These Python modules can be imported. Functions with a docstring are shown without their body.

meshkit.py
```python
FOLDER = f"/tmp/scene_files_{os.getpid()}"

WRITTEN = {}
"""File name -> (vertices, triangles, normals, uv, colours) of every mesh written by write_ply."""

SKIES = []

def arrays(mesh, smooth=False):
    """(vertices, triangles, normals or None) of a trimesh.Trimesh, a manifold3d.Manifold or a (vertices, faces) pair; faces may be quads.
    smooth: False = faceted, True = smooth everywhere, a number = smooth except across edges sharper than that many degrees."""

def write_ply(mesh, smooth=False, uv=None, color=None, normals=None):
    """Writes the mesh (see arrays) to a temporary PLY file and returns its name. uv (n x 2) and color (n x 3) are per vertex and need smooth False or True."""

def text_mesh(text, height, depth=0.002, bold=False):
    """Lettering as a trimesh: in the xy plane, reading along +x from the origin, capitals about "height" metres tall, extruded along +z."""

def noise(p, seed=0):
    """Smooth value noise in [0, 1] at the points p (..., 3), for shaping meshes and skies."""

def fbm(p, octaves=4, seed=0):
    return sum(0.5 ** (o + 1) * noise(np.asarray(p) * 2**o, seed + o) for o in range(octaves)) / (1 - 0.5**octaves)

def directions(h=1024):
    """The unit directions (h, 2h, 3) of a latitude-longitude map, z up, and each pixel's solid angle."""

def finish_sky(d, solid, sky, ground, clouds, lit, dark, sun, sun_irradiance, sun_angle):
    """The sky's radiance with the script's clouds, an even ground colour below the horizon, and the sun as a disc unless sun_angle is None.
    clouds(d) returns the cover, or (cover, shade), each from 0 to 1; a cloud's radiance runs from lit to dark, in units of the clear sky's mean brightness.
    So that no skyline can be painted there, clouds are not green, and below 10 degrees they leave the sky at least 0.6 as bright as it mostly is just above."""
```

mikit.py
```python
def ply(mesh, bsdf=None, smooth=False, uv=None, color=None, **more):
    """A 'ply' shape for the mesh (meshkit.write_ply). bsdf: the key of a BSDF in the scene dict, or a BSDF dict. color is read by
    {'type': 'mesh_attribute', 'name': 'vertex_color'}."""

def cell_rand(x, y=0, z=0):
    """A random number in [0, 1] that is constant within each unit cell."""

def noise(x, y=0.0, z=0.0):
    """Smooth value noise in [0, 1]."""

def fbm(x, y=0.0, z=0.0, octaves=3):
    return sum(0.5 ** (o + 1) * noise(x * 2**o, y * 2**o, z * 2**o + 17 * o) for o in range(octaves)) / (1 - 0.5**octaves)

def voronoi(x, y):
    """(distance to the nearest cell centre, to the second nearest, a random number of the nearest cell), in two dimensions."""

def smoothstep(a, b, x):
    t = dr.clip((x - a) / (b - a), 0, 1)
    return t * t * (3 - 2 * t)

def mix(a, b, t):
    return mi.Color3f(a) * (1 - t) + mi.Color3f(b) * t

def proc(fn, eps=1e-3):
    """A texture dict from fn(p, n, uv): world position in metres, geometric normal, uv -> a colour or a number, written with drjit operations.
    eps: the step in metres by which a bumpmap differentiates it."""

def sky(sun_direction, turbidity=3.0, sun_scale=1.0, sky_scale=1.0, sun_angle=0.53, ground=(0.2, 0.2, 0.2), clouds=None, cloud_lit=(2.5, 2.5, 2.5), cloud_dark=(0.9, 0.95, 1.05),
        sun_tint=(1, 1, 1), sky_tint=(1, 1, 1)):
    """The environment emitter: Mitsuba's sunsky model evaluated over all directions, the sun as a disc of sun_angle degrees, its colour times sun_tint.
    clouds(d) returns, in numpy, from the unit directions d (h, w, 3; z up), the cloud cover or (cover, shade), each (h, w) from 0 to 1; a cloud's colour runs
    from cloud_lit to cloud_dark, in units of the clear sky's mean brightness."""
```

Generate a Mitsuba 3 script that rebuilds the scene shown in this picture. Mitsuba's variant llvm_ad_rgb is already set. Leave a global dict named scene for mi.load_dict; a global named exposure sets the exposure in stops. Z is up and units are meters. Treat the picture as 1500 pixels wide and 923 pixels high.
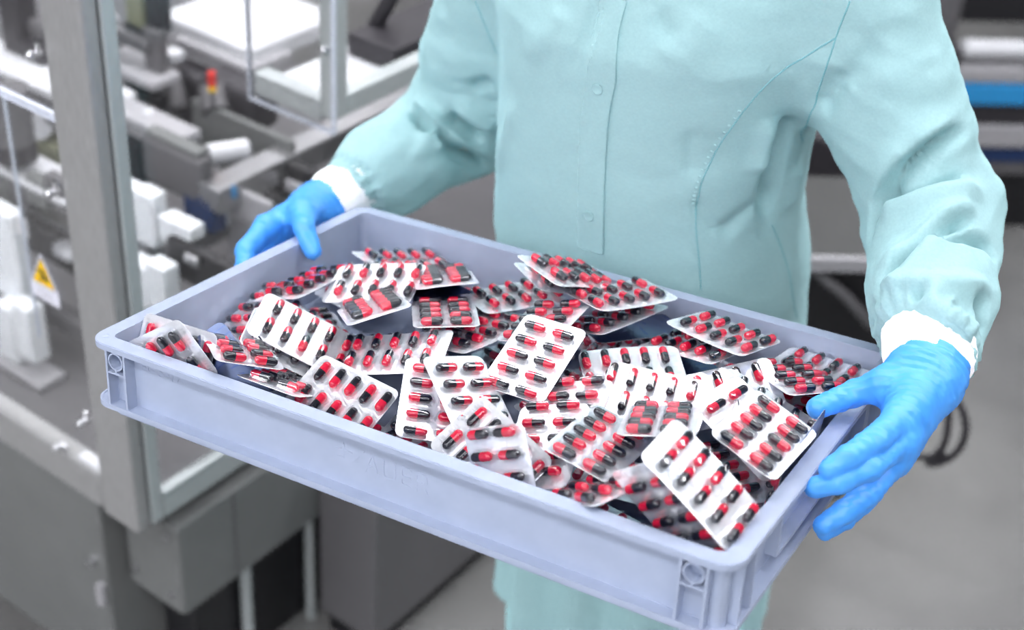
import math, random
import numpy as np, trimesh, mitsuba as mi, drjit as dr, mikit, meshkit
import manifold3d as m3
from shapely.geometry import Polygon, box as sbox, Point
from mikit import proc, noise, fbm, voronoi, smoothstep, mix, cell_rand
T = mi.ScalarTransform4f
scene, labels = {}, {}
rng = np.random.default_rng(11)
random.seed(11)

# ---------------------------------------------------------------- camera, lights, exposure
CAM = np.array([0.47267, -0.88348, 1.80456])
FWD = np.array([-0.38824957, 0.7316849, -0.56026733])
UP = -np.array([0.33275649, -0.45563633, -0.82563227])
FOCUS = 1.17
scene['camera'] = {'type': 'thinlens', 'fov': 39.977, 'fov_axis': 'x', 'aperture_radius': 0.0068, 'focus_distance': FOCUS,
                   'near_clip': 0.05, 'far_clip': 60.0,
                   'to_world': T().look_at(origin=CAM.tolist(), target=(CAM + FWD).tolist(), up=UP.tolist())}
exposure = 0.06
LAMP = 12.5
LAMP_COLOR = (1.0, 1.0, 1.05)

# ---------------------------------------------------------------- helpers
def mat(name, **k):
    scene[name] = k
    return name

def rgb(c):
    return {'type': 'rgb', 'value': [float(x) for x in c]}

def srgb(r, g, b):
    return [((x / 255.0 + 0.055) / 1.055) ** 2.4 if x > 10 else x / 255.0 / 12.92 for x in (r, g, b)]

def principled(name, col, rough=0.5, metal=0.0, two=True, **k):
    d = {'type': 'principled', 'base_color': rgb(col) if not isinstance(col, dict) else col, 'roughness': rough, 'metallic': metal, **k}
    scene[name] = {'type': 'twosided', 'bsdf': d} if two else d
    return name

def add(key, mesh, bsdf, smooth=30, label=None, cat=None, group=None, kind=None, **more):
    scene[key] = mikit.ply(mesh, bsdf, smooth=smooth, **more)
    tag(key, label, cat, group, kind)
    return key

def tag(key, label=None, cat=None, group=None, kind=None):
    d = {}
    if label: d['label'] = label
    if cat: d['category'] = cat
    if group: d['group'] = group
    if kind: d['kind'] = kind
    if d: labels[key] = {**labels.get(key, {}), **d}

COUNT = {}
def num(base):
    n = COUNT.get(base, 0)
    COUNT[base] = n + 1
    return base if n == 0 else '%s_%03d' % (base, n)

def tri(man):
    if isinstance(man, trimesh.Trimesh): return man
    m = man.to_mesh()
    return trimesh.Trimesh(np.array(m.vert_properties[:, :3], float), np.array(m.tri_verts, int), process=False)

def man(mesh):
    return m3.Manifold(m3.Mesh(np.asarray(mesh.vertices, np.float32), np.asarray(mesh.faces, np.uint32)))

def box(x0, y0, z0, x1, y1, z1, r=0.0):
    """box with rounded edges of radius r (hull of 8 small spheres)"""
    if r <= 0:
        return m3.Manifold.cube((x1 - x0, y1 - y0, z1 - z0)).translate((x0, y0, z0))
    s = m3.Manifold.sphere(r, 12)
    return m3.Manifold.batch_hull([s.translate((x, y, z)) for x in (x0 + r, x1 - r) for y in (y0 + r, y1 - r) for z in (z0 + r, z1 - r)])

def cyl(p0, p1, r, r1=None, seg=24):
    p0, p1 = np.asarray(p0, float), np.asarray(p1, float)
    d = p1 - p0; h = np.linalg.norm(d); z = d / h
    x = np.cross(z, [0, 0, 1.0] if abs(z[2]) < 0.9 else [1.0, 0, 0]); x /= np.linalg.norm(x); y = np.cross(z, x)
    return m3.Manifold.cylinder(h, r, r if r1 is None else r1, seg).transform(np.c_[x, y, z, p0])

def union(ms):
    return m3.Manifold.batch_boolean(list(ms), m3.OpType.Add)

def poly_cs(p):
    """shapely polygon -> CrossSection"""
    c = m3.CrossSection([np.array(p.exterior.coords)[:-1]], m3.FillRule.NonZero)
    for h in p.interiors:
        c = c - m3.CrossSection([np.array(h.coords)[:-1]], m3.FillRule.NonZero)
    return c

def rrect(x0, y0, x1, y1, r):
    return sbox(x0 + r, y0 + r, x1 - r, y1 - r).buffer(r, quad_segs=8) if r > 0 else sbox(x0, y0, x1, y1)

def ext(p, z0, z1):
    return m3.Manifold.extrude(poly_cs(p), z1 - z0).translate((0, 0, z0))

def moved(mesh, M4):
    m = tri(mesh).copy()
    m.apply_transform(np.asarray(M4, float))
    return m

def tube(pts, r, seg=10, closed=False):
    """swept tube through points (radius scalar or per point)"""
    pts = np.asarray(pts, float); n = len(pts)
    r = np.broadcast_to(r, (n,)).astype(float)
    t = np.gradient(pts, axis=0) if not closed else np.roll(pts, -1, 0) - np.roll(pts, 1, 0)
    t /= np.linalg.norm(t, axis=1, keepdims=True)
    nrm = np.cross(t[0], [0, 0, 1.0] if abs(t[0][2]) < 0.9 else [1.0, 0, 0]); nrm /= np.linalg.norm(nrm)
    V = []
    for i in range(n):
        nrm = nrm - t[i] * (nrm @ t[i]); nrm /= np.linalg.norm(nrm); b = np.cross(t[i], nrm)
        a = np.arange(seg) * 2 * np.pi / seg
        V.append(pts[i] + r[i] * (np.cos(a)[:, None] * nrm + np.sin(a)[:, None] * b))
    V = np.vstack(V); F = []
    for i in range(n if closed else n - 1):
        for j in range(seg):
            a, b_ = i * seg + j, i * seg + (j + 1) % seg
            c, d = ((i + 1) % n) * seg + j, ((i + 1) % n) * seg + (j + 1) % seg
            F += [(a, b_, d), (a, d, c)]
    if not closed:
        V = np.vstack([V, pts[0], pts[-1]]); k = n * seg
        for j in range(seg):
            F.append((k, (j + 1) % seg, j)); F.append((k + 1, (n - 1) * seg + j, (n - 1) * seg + (j + 1) % seg))
    return trimesh.Trimesh(V, np.array(F), process=False)

def spline(p, n=40):
    """Catmull-Rom through points"""
    p = np.asarray(p, float); q = np.vstack([2 * p[0] - p[1], p, 2 * p[-1] - p[-2]]); out = []
    t = np.linspace(0, len(p) - 1, n)
    for s in t:
        i = min(int(s), len(p) - 2); u = s - i; a, b, c, d = q[i:i + 4]
        out.append(0.5 * (2 * b + (c - a) * u + (2 * a - 5 * b + 4 * c - d) * u * u + (3 * b - a - 3 * c + d) * u ** 3))
    return np.array(out)

def surface_nets(f, lo, hi, h):
    """mesh of f<0 on a grid"""
    lo, hi = np.asarray(lo, float), np.asarray(hi, float)
    n = np.ceil((hi - lo) / h).astype(int) + 1
    ax = [lo[k] + h * np.arange(n[k]) for k in range(3)]
    val = np.empty(n, np.float32)
    for i in range(0, n[0], 16):
        X, Y, Z = np.meshgrid(ax[0][i:i + 16], ax[1], ax[2], indexing='ij')
        val[i:i + 16] = f(np.stack([X, Y, Z], -1).reshape(-1, 3).astype(np.float32)).reshape(X.shape)
    ins = val < 0
    c = [(a, b, d) for a in (0, 1) for b in (0, 1) for d in (0, 1)]
    sl = lambda A, o: A[o[0]:n[0] - 1 + o[0], o[1]:n[1] - 1 + o[1], o[2]:n[2] - 1 + o[2]]
    cnt = sum(sl(ins, o).astype(np.int8) for o in c)
    mask = (cnt > 0) & (cnt < 8)
    ijk = np.argwhere(mask); idx = -np.ones(mask.shape, int); idx[mask] = np.arange(len(ijk))
    acc, k = np.zeros((len(ijk), 3)), np.zeros(len(ijk))
    cv = {o: sl(val, o)[mask] for o in c}
    for o in c:
        for axis in range(3):
            if o[axis] == 0:
                q = list(o); q[axis] = 1; a, b = cv[o], cv[tuple(q)]
                cr = (a < 0) != (b < 0)
                t = np.where(cr, a / np.where(a == b, 1, a - b), 0)
                p = np.tile(np.array(o, float), (len(t), 1)); p[:, axis] = t
                acc[cr] += p[cr]; k[cr] += 1
    V = lo + h * (ijk + acc / np.maximum(k, 1)[:, None])
    F = []
    for axis in range(3):
        u, v = [(1, 2), (2, 0), (0, 1)][axis]
        s0 = [slice(1, n[d] - 1) for d in range(3)]; s0[axis] = slice(0, n[axis] - 1)
        s1 = list(s0); s1[axis] = slice(1, n[axis])
        A, Bb = ins[tuple(s0)], ins[tuple(s1)]
        e = np.argwhere(A != Bb)
        base = e + np.array([0 if d == axis else 1 for d in range(3)])
        du, dv = np.eye(3, dtype=int)[u], np.eye(3, dtype=int)[v]
        g = lambda o: idx[tuple((base - o).T)]
        q = np.stack([g(du + dv), g(dv), g(0 * du), g(du)], 1)
        flip = Bb[tuple(e.T)]
        q[flip] = q[flip][:, ::-1]
        F.append(q)
    q = np.vstack(F)
    return trimesh.Trimesh(V, np.vstack([q[:, [0, 1, 2]], q[:, [0, 2, 3]]]), process=False)

def relax(mesh, n=4):
    """even Taubin smoothing"""
    from scipy.sparse import coo_matrix
    f = mesh.faces; e = np.vstack([f[:, [0, 1]], f[:, [1, 2]], f[:, [2, 0]]]); e = np.vstack([e, e[:, ::-1]])
    A = coo_matrix((np.ones(len(e)), (e[:, 0], e[:, 1])), shape=(len(mesh.vertices),) * 2).tocsr(); A.data[:] = 1
    deg = np.maximum(np.asarray(A.sum(1)).ravel(), 1)[:, None]; v = np.array(mesh.vertices)
    for _ in range(n):
        for w in (0.5, -0.52):
            v = v + w * (A @ v / deg - v)
    mesh.vertices = v
    return mesh

def smin(a, b, k):
    h = np.maximum(k - np.abs(a - b), 0) / k
    return np.minimum(a, b) - h * h * k * 0.25

def rcone(p, a, b, ra, rb):
    """distance to a tapered capsule (approximate)"""
    a, b = np.asarray(a, np.float32), np.asarray(b, np.float32)
    d = b - a; t = np.clip(((p - a) @ d) / (d @ d), 0, 1)
    return np.linalg.norm(p - a - t[:, None] * d, axis=1) - (ra + (rb - ra) * t)

def ellip(p, c, r, R=None):
    q = p - np.asarray(c, np.float32)
    if R is not None: q = q @ np.asarray(R, np.float32)
    r = np.asarray(r, np.float32)
    return (np.linalg.norm(q / r, axis=1) - 1) * r.min()

# crate frame -> world: the crate is carried slightly tilted
CB = np.array([[0.9956553, 0.0114316, -0.0924109], [0, 0.9924354, 0.1227682], [0.0931153, -0.1222348, 0.9881236]])
CO = np.array([-0.2982106, -0.2021701, 1.0268687])
CRATE = np.eye(4); CRATE[:3, :3] = CB; CRATE[:3, 3] = CO
def c2w(p): return np.asarray(p, float) @ CB.T + CO

# ---------------------------------------------------------------- materials
principled('m_crate', {'type': 'proc', **proc(lambda p, n, uv: mix(srgb(148, 159, 180), srgb(159, 169, 190), fbm(p.x * 40, p.y * 40, p.z * 40)), 1e-3)}, 0.42, specular=0.5)
principled('m_wall_white', srgb(228, 229, 231), 0.8)
principled('m_wall', srgb(112, 113, 116), 0.8)
principled('m_ceiling', srgb(170, 171, 172), 0.9)
principled('m_floor', proc(lambda p, n, uv: mix(srgb(100, 100, 99), srgb(126, 126, 124), smoothstep(0.25, 0.75, fbm(p.x * 2.2, p.y * 2.2, 3.0, octaves=4)))), 0.32, specular=0.5)
principled('m_alu', proc(lambda p, n, uv: mix(srgb(150, 150, 149), srgb(164, 164, 164), fbm(p.x * 300, p.y * 300, p.z * 60))), 0.42, 0.35)
principled('m_alu_light', srgb(176, 182, 182), 0.38, 0.3)
principled('m_steel', srgb(170, 170, 172), 0.3, 0.85)
principled('m_chrome', srgb(225, 225, 228), 0.08, 1.0)
principled('m_grey_panel', proc(lambda p, n, uv: mix(srgb(104, 106, 105), srgb(116, 118, 117), fbm(p.x * 9, p.y * 9, p.z * 9))), 0.5, 0.15)
principled('m_grey_mid', srgb(92, 91, 93), 0.5)
principled('m_grey_light', srgb(158, 157, 160), 0.5)
principled('m_grey_dark', srgb(46, 44, 48), 0.5)
principled('m_grey_deep', srgb(70, 71, 70), 0.5)
principled('m_black', srgb(22, 22, 25), 0.45)
principled('m_white', srgb(205, 206, 209), 0.45)
principled('m_white_print', proc(lambda p, n, uv: mix(srgb(206, 212, 216), srgb(238, 240, 242), smoothstep(0.15, 0.3, dr.abs((p.x * 0.99 - p.y * 0.1) * 130 - dr.floor((p.x * 0.99 - p.y * 0.1) * 130) - 0.5)))), 0.5)
principled('m_olive', srgb(120, 122, 100), 0.6)
principled('m_red', srgb(200, 40, 30), 0.4)
principled('m_yellow', srgb(250, 200, 10), 0.4)
principled('m_blue', srgb(40, 140, 200), 0.45)
principled('m_darkblue', srgb(24, 48, 90), 0.5)
principled('m_sticker', srgb(225, 225, 236), 0.4)
principled('m_skin', srgb(214, 168, 142), 0.5)
principled('m_hair', srgb(60, 42, 30), 0.6)
principled('m_shoe', srgb(235, 235, 235), 0.5)
scene['m_glass'] = {'type': 'thindielectric', 'int_ior': 1.25}
scene['m_film'] = {'type': 'thindielectric', 'int_ior': 1.6, 'specular_transmittance': rgb((0.88, 0.89, 0.90))}
principled('m_acrylic_edge', srgb(205, 210, 222), 0.2, spec_trans=0.0)
# ---------------------------------------------------------------- the room
def panel(key, x0, y0, z0, x1, y1, z1, bsdf):
    add(key, tri(box(x0, y0, z0, x1, y1, z1)), bsdf, smooth=False, kind='structure')
panel('floor', -5, -4, -0.1, 4, 7, 0, 'm_floor')
panel('ceiling', -5, -4, 3.0, 4, 7, 3.1, 'm_ceiling')
panel('wall_left', -5.1, -4, 0, -5, 7, 3, 'm_wall')
panel('wall_right', 4, -4, 0, 4.1, 7, 3, 'm_wall')
panel('wall_back', -5, 7, 0, 4, 7.1, 3, 'm_wall')
panel('wall_front', -5, -4.1, 0, 4, -4, 3, 'm_wall_white')

# ceiling lamps: flat light panels in rows (housing + glowing panel)
scene['m_lamp_box'] = {'type': 'twosided', 'bsdf': {'type': 'diffuse', 'reflectance': rgb(srgb(235, 235, 235))}}
LAMPS = [(x, y) for y in (-3.3, -2.4, -1.3, 0.65, 1.75, 3.7) for x in (-2.9, -1.65, -0.4, 0.85, 2.1)]
for (x, y) in LAMPS:
    k = num('ceiling_light')
    add(k + '__housing', tri(box(x - 0.62, y - 0.18, 2.94, x + 0.62, y + 0.18, 3.0) - box(x - 0.6, y - 0.16, 2.9, x + 0.6, y + 0.16, 2.96)), 'm_lamp_box', smooth=False)
    add(k + '__light_panel', tri(box(x - 0.595, y - 0.155, 2.955, x + 0.595, y + 0.155, 2.962)), 'm_lamp_box', smooth=False,
        emitter={'type': 'area', 'radiance': rgb([LAMP * c for c in LAMP_COLOR])})
    tag(k, 'white rectangular ceiling light panel in the rows above the work area', 'ceiling light', 'ceiling light panels')
# ---------------------------------------------------------------- the crate (built in its own frame, 600 x 400 mm)
RIM = 0.0615
def ring(o, i, z0, z1): return ext(o.difference(i), z0, z1)
R0 = rrect(0, 0, 0.6, 0.4, 0.019)
def inset(d, r): return rrect(d, d, 0.6 - d, 0.4 - d, r)
IN = inset(0.0152, 0.007)
parts = [ring(R0, IN, RIM - 0.0048, RIM - 0.0007), ring(inset(0.0007, 0.0183), inset(0.0157, 0.0066).union(IN), RIM - 0.0008, RIM),
         ring(R0, inset(0.0022, 0.017), RIM - 0.0056, RIM - 0.003),
         ring(inset(0.0128, 0.009), IN, -0.0115, RIM - 0.001),
         ext(inset(0.0128, 0.009), -0.0125, -0.0100),
         ring(inset(0.0008, 0.018), inset(0.0135, 0.009), 0.0, 0.0030),
         ring(inset(0.0004, 0.018), inset(0.0022, 0.017), -0.0012, 0.0036)]
for x in (0.0212, 0.0415, 0.5585, 0.5788):
    for y0 in (0.0014, 0.386):
        parts.append(box(x - 0.0011, y0, 0, x + 0.0011, y0 + 0.0126, RIM - 0.003))
for y in (0.0212, 0.0440, 0.356, 0.3788):
    for x0 in (0.0014, 0.586):
        parts.append(box(x0, y - 0.0011, 0, x0 + 0.0126, y + 0.0011, RIM - 0.003))
for xc in (0.03135, 0.56865):
    for y0 in (0.0018, 0.3862):
        hub = cyl((xc, y0, 0.0465), (xc, y0 + 0.012, 0.0465), 0.0084, seg=32) - cyl((xc, y0 - 0.01, 0.0465), (xc, y0 + 0.03, 0.0465), 0.0070, seg=32)
        parts += [hub, box(xc - 0.0100, y0, 0.0340, xc + 0.0100, y0 + 0.012, 0.0358)]
        for (u, w, u1, w1) in ((-0.0007, 0.0080, 0.0007, 0.0125), (-0.0007, -0.0115, 0.0007, -0.0080)):
            parts.append(box(xc + u, y0, 0.0465 + w, xc + u1, y0 + 0.012, 0.0465 + w1))
# rounded corner columns and the raised frames around the two hand holes
for (cx, cy) in ((0.016, 0.016), (0.584, 0.016), (0.016, 0.384), (0.584, 0.384)):
    parts.append(cyl((cx, cy, 0), (cx, cy, RIM - 0.003), 0.0075, seg=24))
for s in (0, 1):
    x0, x1 = (0.003, 0.0135) if s == 0 else (0.5865, 0.597)
    parts.append(box(x0, 0.098, 0.0145, x1, 0.302, 0.0575) - box(x0 - 0.01, 0.101, 0.0175, x1 + 0.01, 0.299, 0.0545))
body = union(parts)
# cavity cleared of anything that reaches inside
body = body - ext(inset(0.0153, 0.0069), -0.0098, RIM + 0.01)
add('storage_crate__body', moved(body, CRATE), 'm_crate', smooth=25)
def emboss(text, h, x, z, bold=False):
    m = meshkit.text_mesh(text, h, depth=0.00055, bold=bold)
    m.apply_transform(np.array([[1, 0, 0, x], [0, 0, -1, 0.0129], [0, 1, 0, z], [0, 0, 0, 1.0]]))
    return m
add('storage_crate__raised_lettering', moved(emboss('EG 64/7', 0.0085, 0.0500, 0.0405), CRATE), 'm_crate', smooth=False, label='raised letters EG 64/7 on the crate side')
logo = [emboss('AUER', 0.017, 0.283, 0.022)]
for (a, b, c, d) in ((0.256, 0.034, 0.272, 0.0352), (0.2634, 0.027, 0.2646, 0.0425), (0.256, 0.027, 0.2646, 0.0282)):
    logo.append(tri(box(a, 0.0125, b, c, 0.0131, d)))
bar = tri(box(-0.0125, -0.0003, -0.0006, 0.0125, 0.0003, 0.0006)); bar.apply_transform(trimesh.transformations.rotation_matrix(-math.radians(48), [0, 1, 0])); bar.apply_translation([0.2755, 0.0128, 0.030]); logo.append(bar)
add('storage_crate__raised_lettering_001', moved(trimesh.util.concatenate(logo), CRATE), 'm_crate', smooth=False, label='raised maker mark on the crate side')
ringm = cyl((0.011, 0.0125, RIM - 0.0005), (0.011, 0.0125, RIM + 0.00025), 0.0035) - cyl((0.011, 0.0125, RIM - 0.001), (0.011, 0.0125, RIM + 0.001), 0.0030)
add('storage_crate__mould_mark', moved(ringm, CRATE), 'm_crate', smooth=False)
tag('storage_crate', 'grey-blue plastic storage crate full of blister packs, carried by the person', 'crate')

# ---------------------------------------------------------------- blister packs
U0, U1, VW, PU, PV = -0.050, 0.0395, 0.0295, 0.01725, 0.0261
principled('m_foil', proc(lambda p, n, uv: mix(srgb(228, 232, 240), srgb(250, 251, 253),
           smoothstep(-0.6, 0.6, dr.sin(uv.x * 3300.0) * dr.sin(uv.y * 3300.0))) * (1 - 0.16 * smoothstep(0.55, 0.75, noise(uv.y * 900.0, uv.x * 160.0)) * smoothstep(-0.0405, -0.042, uv.x) * smoothstep(-0.0475, -0.046, uv.x))), 0.20, 0.50, specular=0.5)
principled('m_foil_back', proc(lambda p, n, uv: mix(srgb(104, 116, 146), srgb(84, 102, 150),
           smoothstep(0.62, 0.72, noise(uv.x * 700.0, uv.y * 120.0)) * smoothstep(0.25, 0.4, dr.abs(uv.x * 110 - dr.floor(uv.x * 110) - 0.5)))), 0.22, 1.0)
principled('m_capsule_dark', srgb(16, 18, 30), 0.11, specular=0.65, two=False)
principled('m_capsule_red', srgb(218, 20, 60), 0.11, specular=0.65, two=False)

def sheet_grid(nu=18, nv=12, r=0.007):
    """grid of (u, v) covering the rounded rectangle"""
    us = U0 + (U1 - U0) * (0.5 - 0.5 * np.cos(np.linspace(0, np.pi, nu + 1)))
    G = []
    for u in us:
        e = max(0, r - min(u - U0, U1 - u)); w = VW - (r - math.sqrt(max(0, r * r - e * e)))
        G.append([(u, w * t) for t in np.linspace(-1, 1, nv + 1)])
    return np.array(G)

def bendz(u, v, k): return k[0] * (u * u - 0.0005) + k[1] * (v * v - 0.0003) + k[2] * u * v

def foil_mesh(k):
    g = sheet_grid(); nu, nv = g.shape[0], g.shape[1]
    top = np.c_[g.reshape(-1, 2), bendz(g[..., 0], g[..., 1], k).ravel()]
    bot = top - [0, 0, 0.0004]
    F, n = [], nu * nv
    quads = []
    for i in range(nu - 1):
        for j in range(nv - 1):
            a, b, c, d = i * nv + j, (i + 1) * nv + j, (i + 1) * nv + j + 1, i * nv + j + 1
            F += [(a, b, c), (a, c, d)]; quads += [(a + n, c + n, b + n), (a + n, d + n, c + n)]
    rim = [i * nv for i in range(nu)] + [(nu - 1) * nv + j for j in range(1, nv)] + [i * nv + nv - 1 for i in range(nu - 2, -1, -1)] + [j for j in range(nv - 2, 0, -1)]
    S = []
    for a, b in zip(rim, rim[1:] + rim[:1]):
        S += [(a, a + n, b + n), (a, b + n, b)]
    front = trimesh.Trimesh(np.vstack([top, bot]), np.array(F + S), process=False)
    back = trimesh.Trimesh(np.vstack([top, bot]) - [0, 0, 0.00005], np.array(quads), process=False)
    return front, back

DOME = []          # rings of a bubble: (outward offset from the core segment, height)
for (o, h) in ((0.0054, 0.0002), (0.0048, 0.0006), (0.0046, 0.0034), (0.0044, 0.0062), (0.0038, 0.0076), (0.0028, 0.00815)):
    DOME.append((o, h))
def dome_mesh(k):
    V, F = [], []
    seg = 20
    for r in range(5):
        for c in (-1, 1):
            uc, vc = (r - 2) * PU, c * PV / 2; L = 0.0070; b0 = len(V)
            for (o, h) in DOME:
                for s in range(seg):
                    a = 2 * math.pi * s / seg
                    x = o * math.cos(a); y = o * math.sin(a) + (L if math.sin(a) >= 0 else -L)
                    V.append((uc + x, vc + y, h + bendz(uc + x, vc + y, k)))
            for q in range(len(DOME) - 1):
                for s in range(seg):
                    a, b = b0 + q * seg + s, b0 + q * seg + (s + 1) % seg
                    F += [(a, b, b + seg), (a, b + seg, a + seg)]
            V.append((uc, vc, 0.0083 + bendz(uc, vc, k))); t = len(V) - 1
            for s in range(seg):
                F.append((b0 + (len(DOME) - 1) * seg + s, b0 + (len(DOME) - 1) * seg + (s + 1) % seg, t))
    return trimesh.Trimesh(np.array(V), np.array(F), process=False)

def capsule_half(r, L0, L1, seg=16):
    """half a capsule along +y: open at y=L0, round end at y=L1"""
    prof = [(r, L0)] + [(r * math.cos(t), L1 - r + r * math.sin(t)) for t in np.linspace(0, np.pi / 2, 6)]
    V, F = [], []
    for (q, y) in prof[:-1]:
        for s in range(seg):
            a = 2 * math.pi * s / seg; V.append((q * math.cos(a), y, q * math.sin(a)))
    n = len(prof) - 1
    for i in range(n - 1):
        for s in range(seg):
            a, b = i * seg + s, i * seg + (s + 1) % seg
            F += [(a, b + seg, b), (a, a + seg, b + seg)]
    V.append((0, L1, 0)); V.append((0, L0, 0))
    for s in range(seg):
        F.append(((n - 1) * seg + s, n * seg, (n - 1) * seg + (s + 1) % seg)); F.append((s, (s + 1) % seg, n * seg + 1))
    return trimesh.Trimesh(np.array(V), np.array(F), process=False)

BENDS = [(0, 0, 0), (0.7, 0, 0.5), (-0.7, 0.3, -0.4), (0.3, -0.9, 0.6), (-1.1, 0.2, 0.2), (1.2, 0.3, 0)]
FOILS, BACKS, FILMS = [], [], []
for k in BENDS:
    f, b = foil_mesh(k)
    FOILS.append(mikit.ply(f, 'm_foil', smooth=True, uv=f.vertices[:, :2])); BACKS.append(mikit.ply(b, 'm_foil_back', smooth=True, uv=b.vertices[:, :2]))
    FILMS.append(mikit.ply(dome_mesh(k), 'm_film', smooth=40))
CAP_DARK = mikit.ply(capsule_half(0.00345, -0.0010, 0.0100), 'm_capsule_dark', smooth=40)
CAP_RED = mikit.ply(capsule_half(0.00360, 0.0000, 0.0095), 'm_capsule_red', smooth=40)

def rotv(v):
    v = np.array(v, float); a = np.linalg.norm(v)
    return trimesh.transformations.rotation_matrix(a, v / a) if a > 1e-9 else np.eye(4)

def pack(x, y, z, rx, ry, rz, reds, bend=0, label=None, group=None, capsules=True):
    key = num('blister_pack')
    M = rotv((rx, ry, rz)); M[:3, 3] = (x, y, z); M = CRATE @ M
    tw = T(M.tolist())
    scene[key + '__foil'] = {**FOILS[bend], 'to_world': tw}
    scene[key + '__foil__backing'] = {**BACKS[bend], 'to_world': tw}
    scene[key + '__film'] = {**FILMS[bend], 'to_world': tw}
    if key == 'blister_pack':
        tag(key + '__film', 'clear bubble film'); tag(key + '__foil', 'silver-white foil sheet')
    n = 0
    for r in range(5):
        for c in (0, 1):
            u, v = (r - 2) * PU, (c - 0.5) * PV
            s = 1 if reds[r * 2 + c] == '+' else -1
            L = np.eye(4); L[:3, 3] = (u, v, 0.0041 + bendz(u, v, BENDS[bend])); L[1, 1] = s; L[0, 0] = s
            W = T((M @ L).tolist()); L2 = L.copy(); L2[1, 1] = -s; L2[0, 0] = -s
            ck = key + '__capsule' + ('' if n == 0 else '_%03d' % n); n += 1
            scene[ck] = {**CAP_DARK, 'to_world': T((M @ L2).tolist())}
            scene[ck + '__red_half'] = {**CAP_RED, 'to_world': W}
    tag(key, label or 'blister pack of red and black capsules half buried at the bottom of the crate', 'blister pack',
        group or (None if label else 'blister packs buried in the crate'))
    return key
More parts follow.
